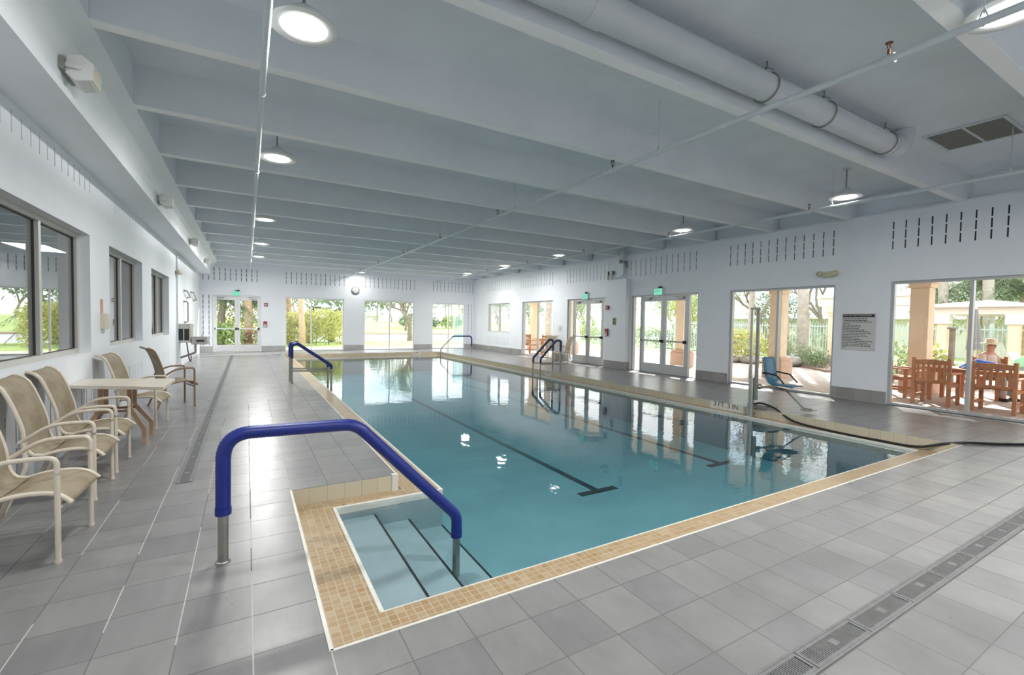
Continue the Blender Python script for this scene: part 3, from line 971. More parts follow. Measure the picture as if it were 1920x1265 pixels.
def exit_sign(loc, rotz, label):
    t = thing('exit_sign', label, 'exit sign', loc, rotz, group='green exit signs')
    obj('housing', MB().box(-.17, .17, -.055, 0, -.02, .19), 'white_plastic', t, bevel=.008)
    obj('lit_panel', MB().box(-.155, .155, -.060, -.054, -.01, .175), 'exit_glow', t)
    hd = MB().box(-.02, .05, -.05, 0, .19, .225); hd.blob((.10, -.06, .215), (.05, .05, .035)); hd.bar((.0, -.03, .21), (.1, -.06, .22), .02, .02)
    obj('emergency_head', hd, 'black', t)
    text('lettering', 'EXIT', .13, 'sign_white', (-.125, -.0605, .03), (PI/2, 0, 0), t, xs=.85)
    return t
exit_sign((XR, 13.52, 2.44), -PI/2, 'green exit sign above the far double door of the right wall')
exit_sign((XR, 9.98, 2.45), -PI/2, 'green exit sign above the double door beside the shallow pier')
exit_sign((-.41, YF, 2.46), 0, 'green exit sign above the white double door in the far wall')

def emergency_light(loc, rotz, label):
    t = thing('emergency_light', label, 'emergency light', loc, rotz, group='cream emergency lights')
    obj('housing', MB().box(-.12, .12, -.07, 0, -.06, .06), 'cream_plastic', t, bevel=.015)
    for s in (-1, 1):
        h = MB(); h.lathe([(0, -.05), (.05, -.04), (.06, .02), (.055, .04), (0, .045)], 20, (0, 0, 0))
        o = obj('lamp_head', h, 'cream_plastic', t); o.location = (s*.155, -.075, .02); o.rotation_euler = (PI/2, 0, s*.3)
    return t
emergency_light((XR, 5.21, 2.68), -PI/2, 'cream twin head emergency light above the window by the lift sign')
emergency_light((XL, 15.9, 2.74), PI/2, 'cream twin head emergency light on the left wall above the fountain')

def alarm_horn(loc, rotz, label):
    t = thing('fire_alarm', label, 'fire alarm', loc, rotz)
    obj('housing', MB().box(-.075, .075, -.06, 0, -.065, .065), 'red_plastic', t, bevel=.008)
    obj('strobe', MB().box(-.055, .055, -.085, -.058, -.03, .02), 'white_plastic', t, bevel=.008)
alarm_horn((10.86, 12.08, 2.08), -PI/2, 'red fire alarm strobe high on the shallow pier')
alarm_horn((.75, YF, 2.10), 0, 'red fire alarm strobe beside the white double door')
def pull_station(loc, rotz, label, m='red_plastic'):
    t = thing('pull_station', label, 'fire alarm', loc, rotz)
    obj('housing', MB().box(-.075, .075, -.05, 0, -.13, .13), m, t, bevel=.008)
    obj('handle', MB().box(-.05, .05, -.065, -.048, -.03, .005), 'white_plastic', t, bevel=.004)
    obj('cover', MB().box(-.06, .06, -.054, -.049, -.12, -.05), 'sign_white', t)
pull_station((10.86, 12.10, 1.22), -PI/2, 'dark red alarm pull box low on the shallow pier')
pull_station((.72, YF, 1.22), 0, 'red alarm pull box beside the white double door')
t = thing('notice_plate', 'small tan notice plate in the middle of the shallow pier', 'sign', (10.86, 11.74, 1.60), -PI/2)
obj('plate', MB().box(-.085, .085, -.008, 0, -.13, .13), 'sign_tan', t, bevel=.003)
mk = MB(); mk.box(-.05, .05, -.0095, -.0075, .03, .09); mk.box(-.06, -.01, -.0095, -.0075, -.09, 0); mk.box(.015, .055, -.0095, -.0075, -.09, 0)
obj('marking', mk, 'sign_ink', t)
t = thing('switch_plate', 'white switch plate between the teak window and the far exit', 'switch plate', (XR, 15.1, 1.28), -PI/2)
obj('plate', MB().box(-.12, .12, -.012, 0, -.13, .13), 'white_plastic', t, bevel=.004)
obj('toggle', MB().box(-.05, .05, -.022, -.011, -.05, .05), 'sign_white', t, bevel=.004)

# wall clock
t = thing('wall_clock', 'round white wall clock with a thin dark rim', 'clock', (4.62, YF, 2.92), 0)
ck = MB().lathe([(.17, .0), (.188, .0), (.188, .036), (.181, .04), (.174, .036), (.172, .03)], 40)
o = obj('rim', ck, 'black', t); o.rotation_euler = (PI/2, 0, 0)
o = obj('face', MB().lathe([(0, .03), (.168, .03), (.168, .0)], 40), 'clock_face', t); o.rotation_euler = (PI/2, 0, 0)
hd = MB().bar((0, -.034, 0), (-.06, -.034, .03), .012, .003, (0, 1, 0)); hd.bar((0, -.036, 0), (.10, -.036, .045), .009, .003, (0, 1, 0))
obj('hands', hd, 'black', t)
tk = MB()
for k in range(12):
    a = k*PI/6
    tk.bar((math.sin(a)*.135, -.032, math.cos(a)*.135), (math.sin(a)*.155, -.032, math.cos(a)*.155), .008, .003, (0, 1, 0))
obj('hour_marks', tk, 'black', t)

# pool lift safety sign
t = thing('safety_sign', 'white pool lift safety procedures sign on the right wall', 'sign', (XR, 4.615, 1.44), -PI/2)
obj('board', MB().box(-.31, .31, -.012, 0, -.385, .385), 'sign_white', t, bevel=.003)
obj('title_band', MB().box(-.285, .285, -.0145, -.0115, .305, .365), 'sign_ink', t)
text('title', 'POOL LIFT SAFETY PROCEDURES', .043, 'sign_white', (-.275, -.0146, .318), (PI/2, 0, 0), t, ext=.0006, xs=.80)
ln = MB(); rnd = random.Random(4)
widths = [.44, .43, .50, .14, .33, .35, .30, .40, .49, .53, .42, .47, .31, .36, .55, .45, .51, .53, .09]
for k, w in enumerate(widths):
    z = .272-k*.0335; x = -.285+(.02 if k in (1, 2) else 0); e = x+w
    while x < e-.015:
        d = min(rnd.uniform(.02, .07), e-x)
        ln.box(x, x+d, -.0135, -.0118, z-.0065, z+.0065); x += d+.011
obj('text_lines', ln, 'sign_ink', t)
obj('screw', MB().box(-.305, -.29, -.016, -.011, -.375, -.36).box(.28, .295, -.016, -.011, -.378, -.363), 'steel_dull', t)

# notice and box on the left wall
t = thing('wall_notice', 'faded pink paper notice with a cream box on the left wall', 'notice', (XL, 8.22, 1.5), PI/2)
obj('paper', MB().box(-.06, .06, -.006, 0, .02, .23), 'paper_pink', t)
obj('holder', MB().box(-.06, .13, -.06, 0, -.17, .04), 'beige_plastic', t, bevel=.006)

# drinking fountain, conduit and grab bars on the left wall
t = thing('drinking_fountain', 'two level stainless drinking fountain on the left wall', 'drinking fountain', (XL, 16.4, 0), PI/2)
obj('tall_cabinet', MB().box(-.42, .30, -.32, 0, .76, 1.30), 'steel', t, bevel=.012)
g = MB()
for y0 in (-.285, -.145): g.box(-.426, -.418, y0, y0+.115, .83, 1.16)
obj('louver', g, 'drain_dark', t)
obj('low_basin', MB().box(-.30, .30, -.72, -.32, .70, .92), 'steel', t, bevel=.02)
obj('bubbler', MB().tube([(.0, -.56, .92), (.0, -.56, .97), (.01, -.60, .99)], .014, 10), 'steel_dull', t)
obj('push_pad', MB().box(-.306, -.298, -.64, -.44, .78, .84), 'drain_dark', t)
obj('drain_pipe', MB().tube(fillet([(.0, -.40, .70), (.0, -.40, .45), (.1, -.03, .3)], .06), .03, 10), 'steel_dull', t)
t = thing('conduit', 'thin grey conduit dropping down the left wall to the fountain', 'conduit', (XL, 15.85, 0), PI/2)
obj('pipe', MB().tube(fillet([(5.6, -.03, 3.24), (.0, -.03, 3.22), (0, -.03, .12)], .08), .02, 10), 'pipe_paint', t)
obj('junction_box', MB().box(-.05, .05, -.06, 0, .08, .2), 'white_plastic', t, bevel=.004)
def grab(name, label, pts, r=.02):
    t = thing(name, label, 'grab bar', (XL, 0, 0), PI/2, group='grab bars by the drinking fountain')
    obj('bar', MB().tube(fillet(pts, .04), r, 12), 'steel_dull', t)
    for p in (pts[0], pts[-1]):
        obj('flange', MB().tube([(p[0], 0, p[2]), (p[0], -.015, p[2])], .045, 16), 'steel_dull', t)
grab('grab_bar', 'steel grab bar, upright one beside the fountain', [(17.6, 0, 1.98), (17.6, -.1, 1.98), (17.75, -.1, 1.92), (17.75, -.1, 1.35), (17.75, 0, 1.32)])
grab('grab_bar', 'short sloping steel grab bar above the fountain', [(17.7, 0, 2.32), (17.7, -.09, 2.32), (18.6, -.09, 2.14), (18.6, 0, 2.14)])
grab('grab_bar', 'short sloping steel grab bar nearest the far corner', [(19.6, 0, 2.36), (19.6, -.09, 2.36), (20.8, -.09, 2.12), (20.8, 0, 2.12)])
t = thing('hose_bib', 'small wall tap with a thin hose below the fountain', 'tap', (XL, 19.4, 0), PI/2)
obj('tap', MB().tube(fillet([(0, 0, 1.25), (0, -.08, 1.25), (0, -.1, 1.15)], .03), .016, 10), 'steel_dull', t)
obj('thin_hose', MB().tube(curve([(-1.6, -.05, .75), (-1.66, -.09, .45), (-1.55, -.12, .14), (-1.2, -.13, .05), (-.9, -.11, .2)], .05), .018, 8), 'black', t)

# junction boxes and conduits above the pier
t = thing('junction_box', 'grey conduits and boxes on the wall above the shallow pier', 'electrical box', (XR, 11.52, 0), -PI/2)
obj('box_body', MB().box(-.10, .10, -.16, 0, 3.62, 3.92), 'white_plastic', t, bevel=.01)
obj('camera_head', MB().blob((.03, -.2, 3.60), (.06, .07, .06)).box(.07, .15, -.12, 0, 3.42, 3.62), 'steel_dull', t)
obj('conduit', MB().tube(fillet([(.05, -.07, 3.62), (.05, -.07, 3.16), (-.28, -.07, 3.08), (-.42, -.07, 3.05)], .14), .028, 10).tube([(.11, -.06, 3.6), (.11, -.06, 3.05)], .024, 10), 'pipe_paint', t)
cb = MB()
for x in (-.72, -.52): cb.tube([(x, -.08, 3.03), (x, -.08, 3.30)], .03, 10); cb.box(x-.06, x+.06, -.14, -.02, 3.24, 3.34)
obj('conduit', cb, 'steel_dull', t)

# ------------------------------------------------------------------ floor drains
def drain(name, label, x0, x1, y0, y1, along, L, slat):
    t = thing(name, label, 'drain', (x0, y0, 0))
    w = (y1-y0) if along == 'X' else (x1-x0)
    n = (x1-x0) if along == 'X' else (y1-y0)
    def B(mb, a0, a1, b0, b1, z0, z1):
        if along == 'X': mb.box(a0, a1, b0, b1, z0, z1)
        else: mb.box(b0, b1, a0, a1, z0, z1)
    fr = MB(); B(fr, 0, n, 0, .012, 0, .006); B(fr, 0, n, w-.012, w, 0, .006)
    obj('drain_frame', fr, 'drain_grey', t)
    ch = MB(); B(ch, 0, n, .012, w-.012, 0, .0012)
    obj('channel', ch, 'drain_dark', t)
    sec = 0
    while sec < n-.01:
        e = min(sec+L, n)
        mb = MB()
        B(mb, sec+.003, e-.003, .013, .028, .001, .0055); B(mb, sec+.003, e-.003, w-.028, w-.013, .001, .0055)
        B(mb, sec+.003, sec+.02, .028, w-.028, .001, .0055); B(mb, e-.02, e-.003, .028, w-.028, .001, .0055)
        q = sec+.024
        while q < e-.03:
            B(mb, q, q+slat*.55, .028, w-.028, .001, .0052); q += slat
        c = (sec+e)/2; B(mb, c-.02, c+.02, w/2-.02, w/2+.02, .001, .006)
        obj('grate_section', mb, 'drain_grey', t)
        sec = e
drain('floor_drain', 'long slotted floor drain crossing the deck at lower right', 1.2, 10.7, 1.0, 1.135, 'X', .5, .0125)
drain('floor_drain', 'long slotted floor drain along the left deck', -.565, -.435, 5.05, 21.2, 'Y', .6, .0125)

# ------------------------------------------------------------------ depth markers on the curb faces
def marker(loc, rotz, w, s, label, size):
    t = thing('depth_marker', label, 'depth marker', loc, rotz)
    obj('tile', MB().box(-w/2, w/2, -.004, 0, -.148, -.004), 'edge_white', t)
    text('lettering', s, size, 'sign_ink', (0, -.0045, -.12), (PI/2, 0, 0), t, ext=.001, align='CENTER')
marker((DX1, 5.60, 0), -PI/2, .72, '3 FT. 3 IN.', 'depth marker tile reading 3 FT. 3 IN. beside the pool lift', .13)
marker((DX1, 11.75, 0), -PI/2, .34, '4 FT.', 'depth marker tile below the right hand ladder rails', .12)
marker((7.05, DY1, 0), 0, .45, '4 FT.', 'small depth marker tile on the far curb', .12)

# ------------------------------------------------------------------ hand rails
def foam(mb, pts, r, step=.007, ripple=.0013):
    p = dense(pts, step)
    mb.tube(p, [r+(ripple if k % 2 else -ripple) for k in range(len(p))], 20)
    return mb
t = thing('hand_rail', 'large bent hand rail in thick blue ribbed foam at the entry steps', 'hand rail', (0, 3.297, 0))
path = fillet([(-.13, 0, 0), (-.126, 0, .80), (.66, 0, .785), (1.438, 0, -.02), (1.438, 0, -.51)], [.16, .20, .13], 14)
pd = dense(path, .01)
cut = [p for p in pd if p.z > .315 or p.x > 0]
cov = [p for p in cut if not (p.x > 1.4 and p.z < -.185)]
obj('foam_sleeve', foam(MB(), cov, .0415), 'blue_foam', t)
obj('collar', MB().tube([(-.128, 0, .30), (-.128, 0, .345)], .045, 24), 'blue_foam', t)
obj('collar', MB().tube([(1.438, 0, -.13), (1.438, 0, -.19)], .0445, 24), 'blue_foam', t)
obj('steel_tube', MB().tube([(-.13, 0, 0), (-.128, 0, .33)], .029, 20), 'steel_dull', t)
obj('steel_tube', MB().tube([(1.438, 0, -.12), (1.438, 0, -.51)], .029, 20), 'steel_dull', t)
obj('base_flange', MB().lathe([(0, .012), (.036, .012), (.043, 0), (0, 0)], 24, (-.13, 0, 0)), 'steel', t)

def side_rail(name, label, group, path, r, foam_part, bar, flip=False, mat='navy_foam', loc=(0, 0, 0), rf=None):
    t = thing(name, label, 'hand rail', loc, 0, group=group)
    obj('steel_tube', MB().tube(dense(path, .05), r, 14), 'steel_dull', t)
    fp = [p for p in dense(path, .012) if foam_part(p)]
    obj('foam_sleeve', foam(MB(), fp, rf or r+.012, .012, .001), mat, t)
    if bar:
        obj('cross_bar', MB().tube(bar, r*.85, 12), 'steel_dull', t)
    obj('base_flange', MB().lathe([(0, .012), (r+.012, .012), (r+.022, 0), (0, 0)], 18, tuple(path[0])), 'steel', t)
    return t
for y, w in ((12.19, 'farther of the pair on the left edge'), (11.67, 'nearer of the pair on the left edge')):
    pth = fillet([(.90, 0, 0), (.90, 0, .90), (1.02, 0, .93), (1.76, 0, .40), (1.76, 0, -.80)], [.10, .06, .10], 8)
    side_rail('grab_rail', 'blue sleeved grab rail, '+w, 'blue sleeved grab rails on the left edge', pth, .024, lambda p: (p.z > .58 or p.x > .95) and not (p.x > 1.75 and p.z < .31), [(.90, 0, .30), (1.76, 0, .27)], loc=(0, y, 0), mat='blue_foam')
for y, w in ((11.93, 'farther of the pair on the right edge'), (11.52, 'nearer of the pair on the right edge')):
    pth = fillet([(8.46, 0, 0), (8.46, 0, .97), (8.30, 0, .97), (7.72, 0, .42), (7.70, 0, -.30), (7.86, 0, -.80)], [.10, .08, .12, .1], 8)
    side_rail('ladder_rail', 'navy sleeved ladder rail, '+w, 'navy sleeved ladder rails on the right edge', pth, .021, lambda p: p.z > .62 or (p.x < 8.44 and p.z > .27), [(7.70, 0, .25), (8.46, 0, .24)], loc=(0, y, 0))
pth = fillet([(9.52, 0, 0), (9.52, 0, .79), (8.56, 0, .79), (7.93, 0, .20), (7.90, 0, -.50)], [.16, .10, .12], 8)
side_rail('corner_rail', 'single bent rail with navy sleeve in the far right corner', None, pth, .024, lambda p: p.x > 8.5 and p.z > .28, None, loc=(0, 20.3, 0))

# ------------------------------------------------------------------ pool lift
t = thing('pool_lift', 'stainless pool lift with a blue moulded seat on the right deck', 'pool lift', (8.06, 5.03, 0))
obj('base_plate', MB().prism([(.08, 0), (.42, 0), (.42, .05), (.08, .075)], 'Y', -.26, .12), 'steel_dull', t, bevel=.006)
obj('support_arm', MB().bar((-.0, 0, .04), (.2, -.05, .04), .07, .05).bar((0, 0, -.10), (.12, 0, -.1), .04, .04), 'steel_dull', t)
obj('lower_mast', MB().tube([(0, 0, -.62), (0, 0, .575)], .052, 24), 'steel', t)
obj('mast', MB().box(-.022, .022, .005, .05, .575, 1.83), 'steel', t, bevel=.006)
obj('mast', MB().box(-.022, .022, -.115, -.06, .17, 1.83), 'steel_dull', t, bevel=.006)
obj('mast_cap', MB().box(-.03, .03, -.125, .06, 1.83, 1.86), 'steel', t, bevel=.006)
obj('seat_bracket', MB().bar((.0, -.09, .40), (.50, -.16, .40), .04, .05).blob((.05, -.12, .42), (.05, .05, .05)), 'steel_dull', t)
sp = curve([(0, .03, .93), (0, .0, .80), (0, -.04, .58), (0, -.10, .475), (0, -.2, .44), (0, -.40, .445), (0, -.52, .43)], .03)
shell = MB(); prof = [(p.y, p.z) for p in sp]
shell.sheet(prof, -.19, .19, .016, .02, 8)
shell.v = [(-y+.47, x, z) if False else (y+.52, x-.02, z) for x, y, z in shell.v]
obj('seat', shell, 'lift_blue', t)
for s in (-1, 1):
    a = fillet([(.52+s*.22, -.02, .66), (.52+s*.22, -.28, .63), (.52+s*.22, -.42, .49)], .06)
    obj('armrest', MB().tube(a, .014, 10).tube([(.52+s*.18, -.02, .63), (.52+s*.22, -.02, .66)], .012, 8), 'black', t)
fr = fillet([(.52, -.08, .38), (.52, -.33, .36), (.52, -.66, .07), (.52, -.80, .07)], .06)
obj('footrest', MB().tube(fr, .016, 10).box(.40, .64, -.82, -.66, .05, .065), 'steel_dull', t)
t0 = thing('hose', 'black rubber hose trailing from the pool lift along the right edge', 'hose', (0, 0, 0))
hp = curve([(8.10, 5.02, .07), (8.22, 4.95, .10), (8.24, 4.70, .05), (8.13, 4.30, -.10), (8.08, 3.7, -.133), (8.07, 3.1, -.133), (8.08, 2.62, -.12), (8.16, 2.36, -.03), (8.28, 2.15, .022), (8.7, 1.88, .019), (9.3, 1.60, .019), (10.2, 1.3, .019), (10.75, 1.15, .019)], .04)
obj('hose_body', MB().tube(hp, .018, 10), 'rubber', t0)
obj('thin_cable', MB().tube([p+Vector((.03, .035, -.008 if p.z > 0 else 0)) for p in hp[len(hp)//2+8:]], .008, 8), 'rubber', t0)

# ------------------------------------------------------------------ sling armchairs (local: +x forward, origin on the floor between the front feet)
BACK = [(-.635, .995), (-.60, .992), (-.565, .972), (-.532, .935), (-.509, .885), (-.459, .74), (-.425, .61), (-.418, .53), (-.402, .46), (-.365, .41), (-.31, .402)]
SEAT = [(-.31, .402), (-.25, .42), (-.16, .432), (-.05, .425), (.01, .398), (.055, .355)]
def sling_chair(name, label, fm, group, hw=.285):
    t = thing(name, label, 'chair', group=group)
    bp = [(p.x, p.z) for p in curve([(x, 0, z) for x, z in BACK], .03)]
    sp = [(p.x, p.z) for p in curve([(x, 0, z) for x, z in SEAT], .03)]
    w = hw-.035
    obj('backrest', MB().sheet(bp, -w, w, .012, .012, 8), 'sling', t)
    obj('seat', MB().sheet(sp, -w, w, .012, .014, 8), 'sling', t)
    full = [Vector((x, 0, z)) for x, z in bp+sp[1:]]
    for s in (-1, 1):
        obj('side_rail', MB().tube([p+Vector((0, s*w, 0)) for p in full], .0145, 10), fm, t)
        y = s*hw
        leg = fillet([(0, y, 0), (0, y, .56)], .01)
        obj('leg', MB().tube(leg, .0145, 14), fm, t)
        arm = [Vector((0, y, .54))]+fillet([(0, y, .55), (0, y, .648), (-.12, y, .652), (-.26, y, .645), (-.44, y*.94, .52)], [.105, .34, .24], 10)[1:]
        obj('armrest', MB().tube(arm, .0145, 14), fm, t)
        rl = fillet([(-.42, y*.93, .53), (-.40, y*.96, .33), (-.52, y, 0)], .15)
        obj('leg', MB().tube(rl, .0155, 12), fm, t)
        obj('foot_cap', MB().tube([(0, y, 0), (0, y, .018)], .0185, 14), fm, t)
    obj('stretcher', MB().tube([(-.0, -hw, .335), (0, hw, .335)], .012, 10), fm, t)
    obj('stretcher', MB().tube([(-.40, -w, .385), (-.40, w, .385)], .012, 10), fm, t)
    return t
G1 = 'sling armchairs along the left wall'
ch = sling_chair('sling_chair', 'beige sling armchair nearest the camera, cut by the left edge', 'chair_frame', G1)
CH = [(-.985, 4.035, -.045, None), (-1.08, 5.185, .0, 'beige sling armchair with the stained back, second from the camera'),
      (-1.09, 5.955, .0, 'beige sling armchair standing just in front of the table'), (-1.03, 7.94, -.10, 'beige sling armchair just behind the table')]
for k, (x, y, rz, lb) in enumerate(CH):
    o = ch if k == 0 else dup(ch, (x, y, 0), rz)
    o.location = (x, y, 0); o.rotation_euler = (0, 0, rz)
    if lb: o['label'] = lb
br = sling_chair('sling_chair', 'bronze framed sling armchair standing alone beyond the table', 'bronze_frame', G1, .27)
br.location = (-.86, 9.62, 0); br.rotation_euler = (0, 0, .35)
G2 = 'sling armchairs by the right hand windows'
for x, y, rz, lb in ((10.25, 15.15, PI+.2, 'pale sling armchair on the right deck, seen between the ladder rails'),
                     (10.12, 14.0, PI-.3, 'pale sling armchair on the right deck, nearest the exit door')):
    dup(ch, (x, y, 0), rz, lb, G2)

# table
t = thing('side_table', 'low cream slatted table with bent bronze legs between the armchairs', 'table', (-1.25, 6.9, 0))
def q(x, y): return (x+1.25, y-6.9)
top = [q(-.80, 6.30), q(-.785, 7.12), q(-1.70, 7.46), q(-1.70, 6.83)]
obj('tabletop', MB().prism(top, 'Z', .695, .73), 'table_top', t, bevel=.006)
gr = MB()
for k in range(1, 6):
    f = k/6
    a = Vector((*top[0], .7305)).lerp(Vector((*top[1], .7305)), f); b = Vector((*top[3], .7305)).lerp(Vector((*top[2], .7305)), f)
    gr.bar(a+(b-a)*.03, a+(b-a)*.97, .006, .001)
obj('slat_joint', gr, 'chair_frame', t)
for s, y in ((1, 6.84), (1, 7.32), (-1, 6.92), (-1, 7.34)):
    x0, x1 = (-1.19, -1.055) if s > 0 else (-1.46, -1.62)
    yy = y-6.9
    pts = fillet([(x0+1.25, yy*.55, .69), (x0+1.25, yy*.55, .43), (x1+1.25, yy, .17), (x1+1.25, yy, 0)], .04, 5)
    mb = MB()
    for a, b in zip(pts[:-1], pts[1:]):
        if (b-a).length > 1e-4: mb.bar(a, b+(b-a).normalized()*.004, .045, .030, (0, 1, 0))
    obj('leg', mb, 'bronze_frame_light', t)
bb = MB()
for yy in (-.03, .22): bb.bar((-.21, yy, .40), (.07, yy, .40), .035, .025)
bb.bar((-.21, -.03, .45), (-.21, .22, .45), .03, .02); bb.bar((.06, -.03, .45), (.06, .22, .45), .03, .02)
obj('stretcher', bb, 'bronze_frame', t)

# ------------------------------------------------------------------ outside: ground and water
obj('patio', MB().box(XR+.22, 20.6, -12, 27.5, -.25, -.02), 'paver', label='pinkish block paved patio outside the right hand windows', cat='patio', kind=STR)
obj('ground', MB().box(-40, XR+.22, YF+.22, 26.3, -.3, -.03), 'paver', label='paved path outside the far windows', cat='path', kind=STR)
obj('lawn', MB().box(-60, 20.6, 26.3, 34.3, -.5, -.06).box(20.6, 120, -40, 34.3, -.5, -.05).box(XR+.22, 20.6, 27.5, 34.3, -.5, -.055), 'lawn', label='mown green lawn around the building', cat='lawn', kind=STR)
obj('lake', MB().box(-120, 160, 34.3, 55, -1, -.22), 'lake', label='pale grey lake beyond the lawn', cat='lake', kind=STR)
obj('bank', MB().box(-120, 160, 55, 57.5, -1, -.12), 'bank_soil', label='brown strip of bank at the far side of the lake', cat='bank', kind=STR)
obj('hill', MB().prism([(57.5, -.2), (57.5, -.1), (92, .9), (200, 1.2), (200, -.2)], 'X', -120, 180), 'lawn', label='far sloping lawn across the lake', cat='lawn', kind=STR)
obj('kerb', MB().box(20.4, 20.62, -12, 27.5, -.02, .12), 'edge_white', label='white kerb along the outer side of the patio', cat='kerb', kind=STR)
obj('roof', MB().box(XR+.22, 14.75, YB, 23.0, 2.86, 3.15), 'stucco_cream', label='cream canopy roof over the patio columns', cat='roof', kind=STR)

# ------------------------------------------------------------------ patio columns
def column(name, label, x, y, s=.36, base=.62, h=2.86, group='peach patio columns', sm='stucco_peach'):
    t = thing(name, label, 'column', (x, y, -.02), group=group)
    obj('shaft', MB().box(-s/2, s/2, -s/2, s/2, base, h-.34), sm, t, bevel=.012)
    b = s/2+.12
    obj('plinth', MB().box(-b, b, -b, b, 0, base-.1).box(-b+.03, b-.03, -b+.03, b-.03, base-.1, base), 'stucco_pink', t, bevel=.012)
    c = s/2
    obj('capital', MB().box(-c-.03, c+.03, -c-.03, c+.03, h-.34, h-.24).box(-c-.07, c+.07, -c-.07, c+.07, h-.24, h+.02), 'stucco_cream' if sm != 'stucco_peach' else 'stucco_peach', t, bevel=.008)
    return t
for y, w in ((1.0, 'out past the teak armchairs'), (4.56, 'seen through the teak armchair window'), (7.98, 'seen behind the pool lift seat'), (11.52, 'seen through the door beside the shallow pier'),
             (18.35, 'seen beside the far exit door'), (21.7, 'seen through the far teak window')):
    column('patio_column', 'peach square patio column, '+w, 14.05, y)

# ------------------------------------------------------------------ teak furniture
def teak_chair(w=.62):
    t = thing('teak_armchair', 'x', 'chair', group='teak armchairs on the patio')
    h = w/2-.03
    for s in (-1, 1):
        obj('leg', MB().box(-.03, .03, s*h-.03, s*h+.03, 0, .96), 'teak', t, bevel=.005)
        obj('leg', MB().box(.47, .53, s*h-.03, s*h+.03, 0, .64), 'teak', t, bevel=.005)
        obj('armrest', MB().box(0, .56, s*h-.04, s*h+.04, .63, .66), 'teak', t, bevel=.006)
        obj('side_rail', MB().box(.03, .47, s*h-.015, s*h+.015, .15, .20).box(.03, .47, s*h-.015, s*h+.015, .38, .44), 'teak', t)
    obj('top_rail', MB().prism([(-h+.03, .82), (h-.03, .82), (h-.03, .91), (0, .93), (-h+.03, .91)], 'X', -.018, .018), 'teak', t, bevel=.004)
    obj('lower_rail', MB().box(-.018, .018, -h+.03, h-.03, .46, .52), 'teak', t)
    sl = MB()
    for k in range(6):
        y = -h+.07+(2*h-.14)*k/5; sl.box(-.010, .010, y-.022, y+.022, .52, .83)
    obj('back_slats', sl, 'teak', t)
    st = MB()
    for k in range(6): st.box(.02+.085*k, .09+.085*k, -h+.0, h-.0, .44, .46)
    obj('seat', st, 'teak', t)
    return t
tc = teak_chair()
TC = [(12.05, 3.72, 0, 'teak armchair with its back to the glass, left one of the window pair'), (11.98, 2.80, 0, 'teak armchair with its back to the glass, right one of the window pair'),
      (13.0, 4.86, -PI/2, 'teak armchair turned sideways at the left end of the patio table'), (14.6, 2.30, PI, 'teak armchair on the far side of the patio table'),
      (12.9, 1.35, PI/2, 'teak armchair at the right end of the patio table'), (14.62, 3.52, PI, 'teak armchair holding the seated person in the hat'),
      (11.95, 19.15, .2, 'teak armchair seen through the far window, left one'), (12.55, 18.1, 1.1, 'teak armchair seen through the far window, right one')]
for k, (x, y, rz, lb) in enumerate(TC):
    o = tc if k == 0 else dup(tc, (x, y, -.02), rz)
    o.location = (x, y, -.02); o.rotation_euler = (0, 0, rz); o['label'] = lb
def teak_table(x, y, lx, ly, label):
    t = thing('teak_table', label, 'table', (x, y, -.02))
    tp = MB(); n = 8
    for k in range(n):
        a = -lx/2+lx*k/n; tp.box(a+.004, a+lx/n-.004, -ly/2, ly/2, .69, .72)
    obj('tabletop', tp, 'teak', t)
    obj('apron', MB().box(-lx/2+.08, lx/2-.08, -ly/2+.08, ly/2-.08, .62, .69), 'teak', t)
    for s in (-1, 1):
        for u in (-1, 1): obj('leg', MB().box(s*(lx/2-.12)-.035, s*(lx/2-.12)+.035, u*(ly/2-.14)-.035, u*(ly/2-.14)+.035, 0, .63), 'teak', t)
teak_table(13.3, 2.95, .95, 2.4, 'long teak patio table behind the two armchairs')
teak_table(13.2, 19.3, .8, .8, 'small teak table seen through the far window')

# towels, person, loungers
def cloth(name, label, cat, loc, rz, w, d, hump, mat, seed):
    rnd = random.Random(seed)
    mb = MB(); nx, ny = 12, 10; g = []
    for j in range(ny+1):
        for i in range(nx+1):
            u, v = i/nx-.5, j/ny-.5
            z = hump*max(0, 1-(2*u)**2)*max(0, 1-(2*v)**2)+.02*math.sin(14*u+3)+.018*math.sin(17*v)+rnd.uniform(0, .012)
            g.append((u*w, v*d, max(.004, z)))
    fs = [(j*(nx+1)+i, j*(nx+1)+i+1, (j+1)*(nx+1)+i+1, (j+1)*(nx+1)+i) for j in range(ny) for i in range(nx)]
    mb.add(g, fs, True)
    o = obj(name, mb, mat, label=label, cat=cat, loc=loc, rotz=rz)
    s = o.modifiers.new('thick', 'SOLIDIFY'); s.thickness = .012; s.offset = 1
    return o
cloth('towel', 'crumpled blue towel heaped on the patio table', 'towel', (13.3, 3.30, .702), .1, .42, .62, .17, 'towel_blue', 3)

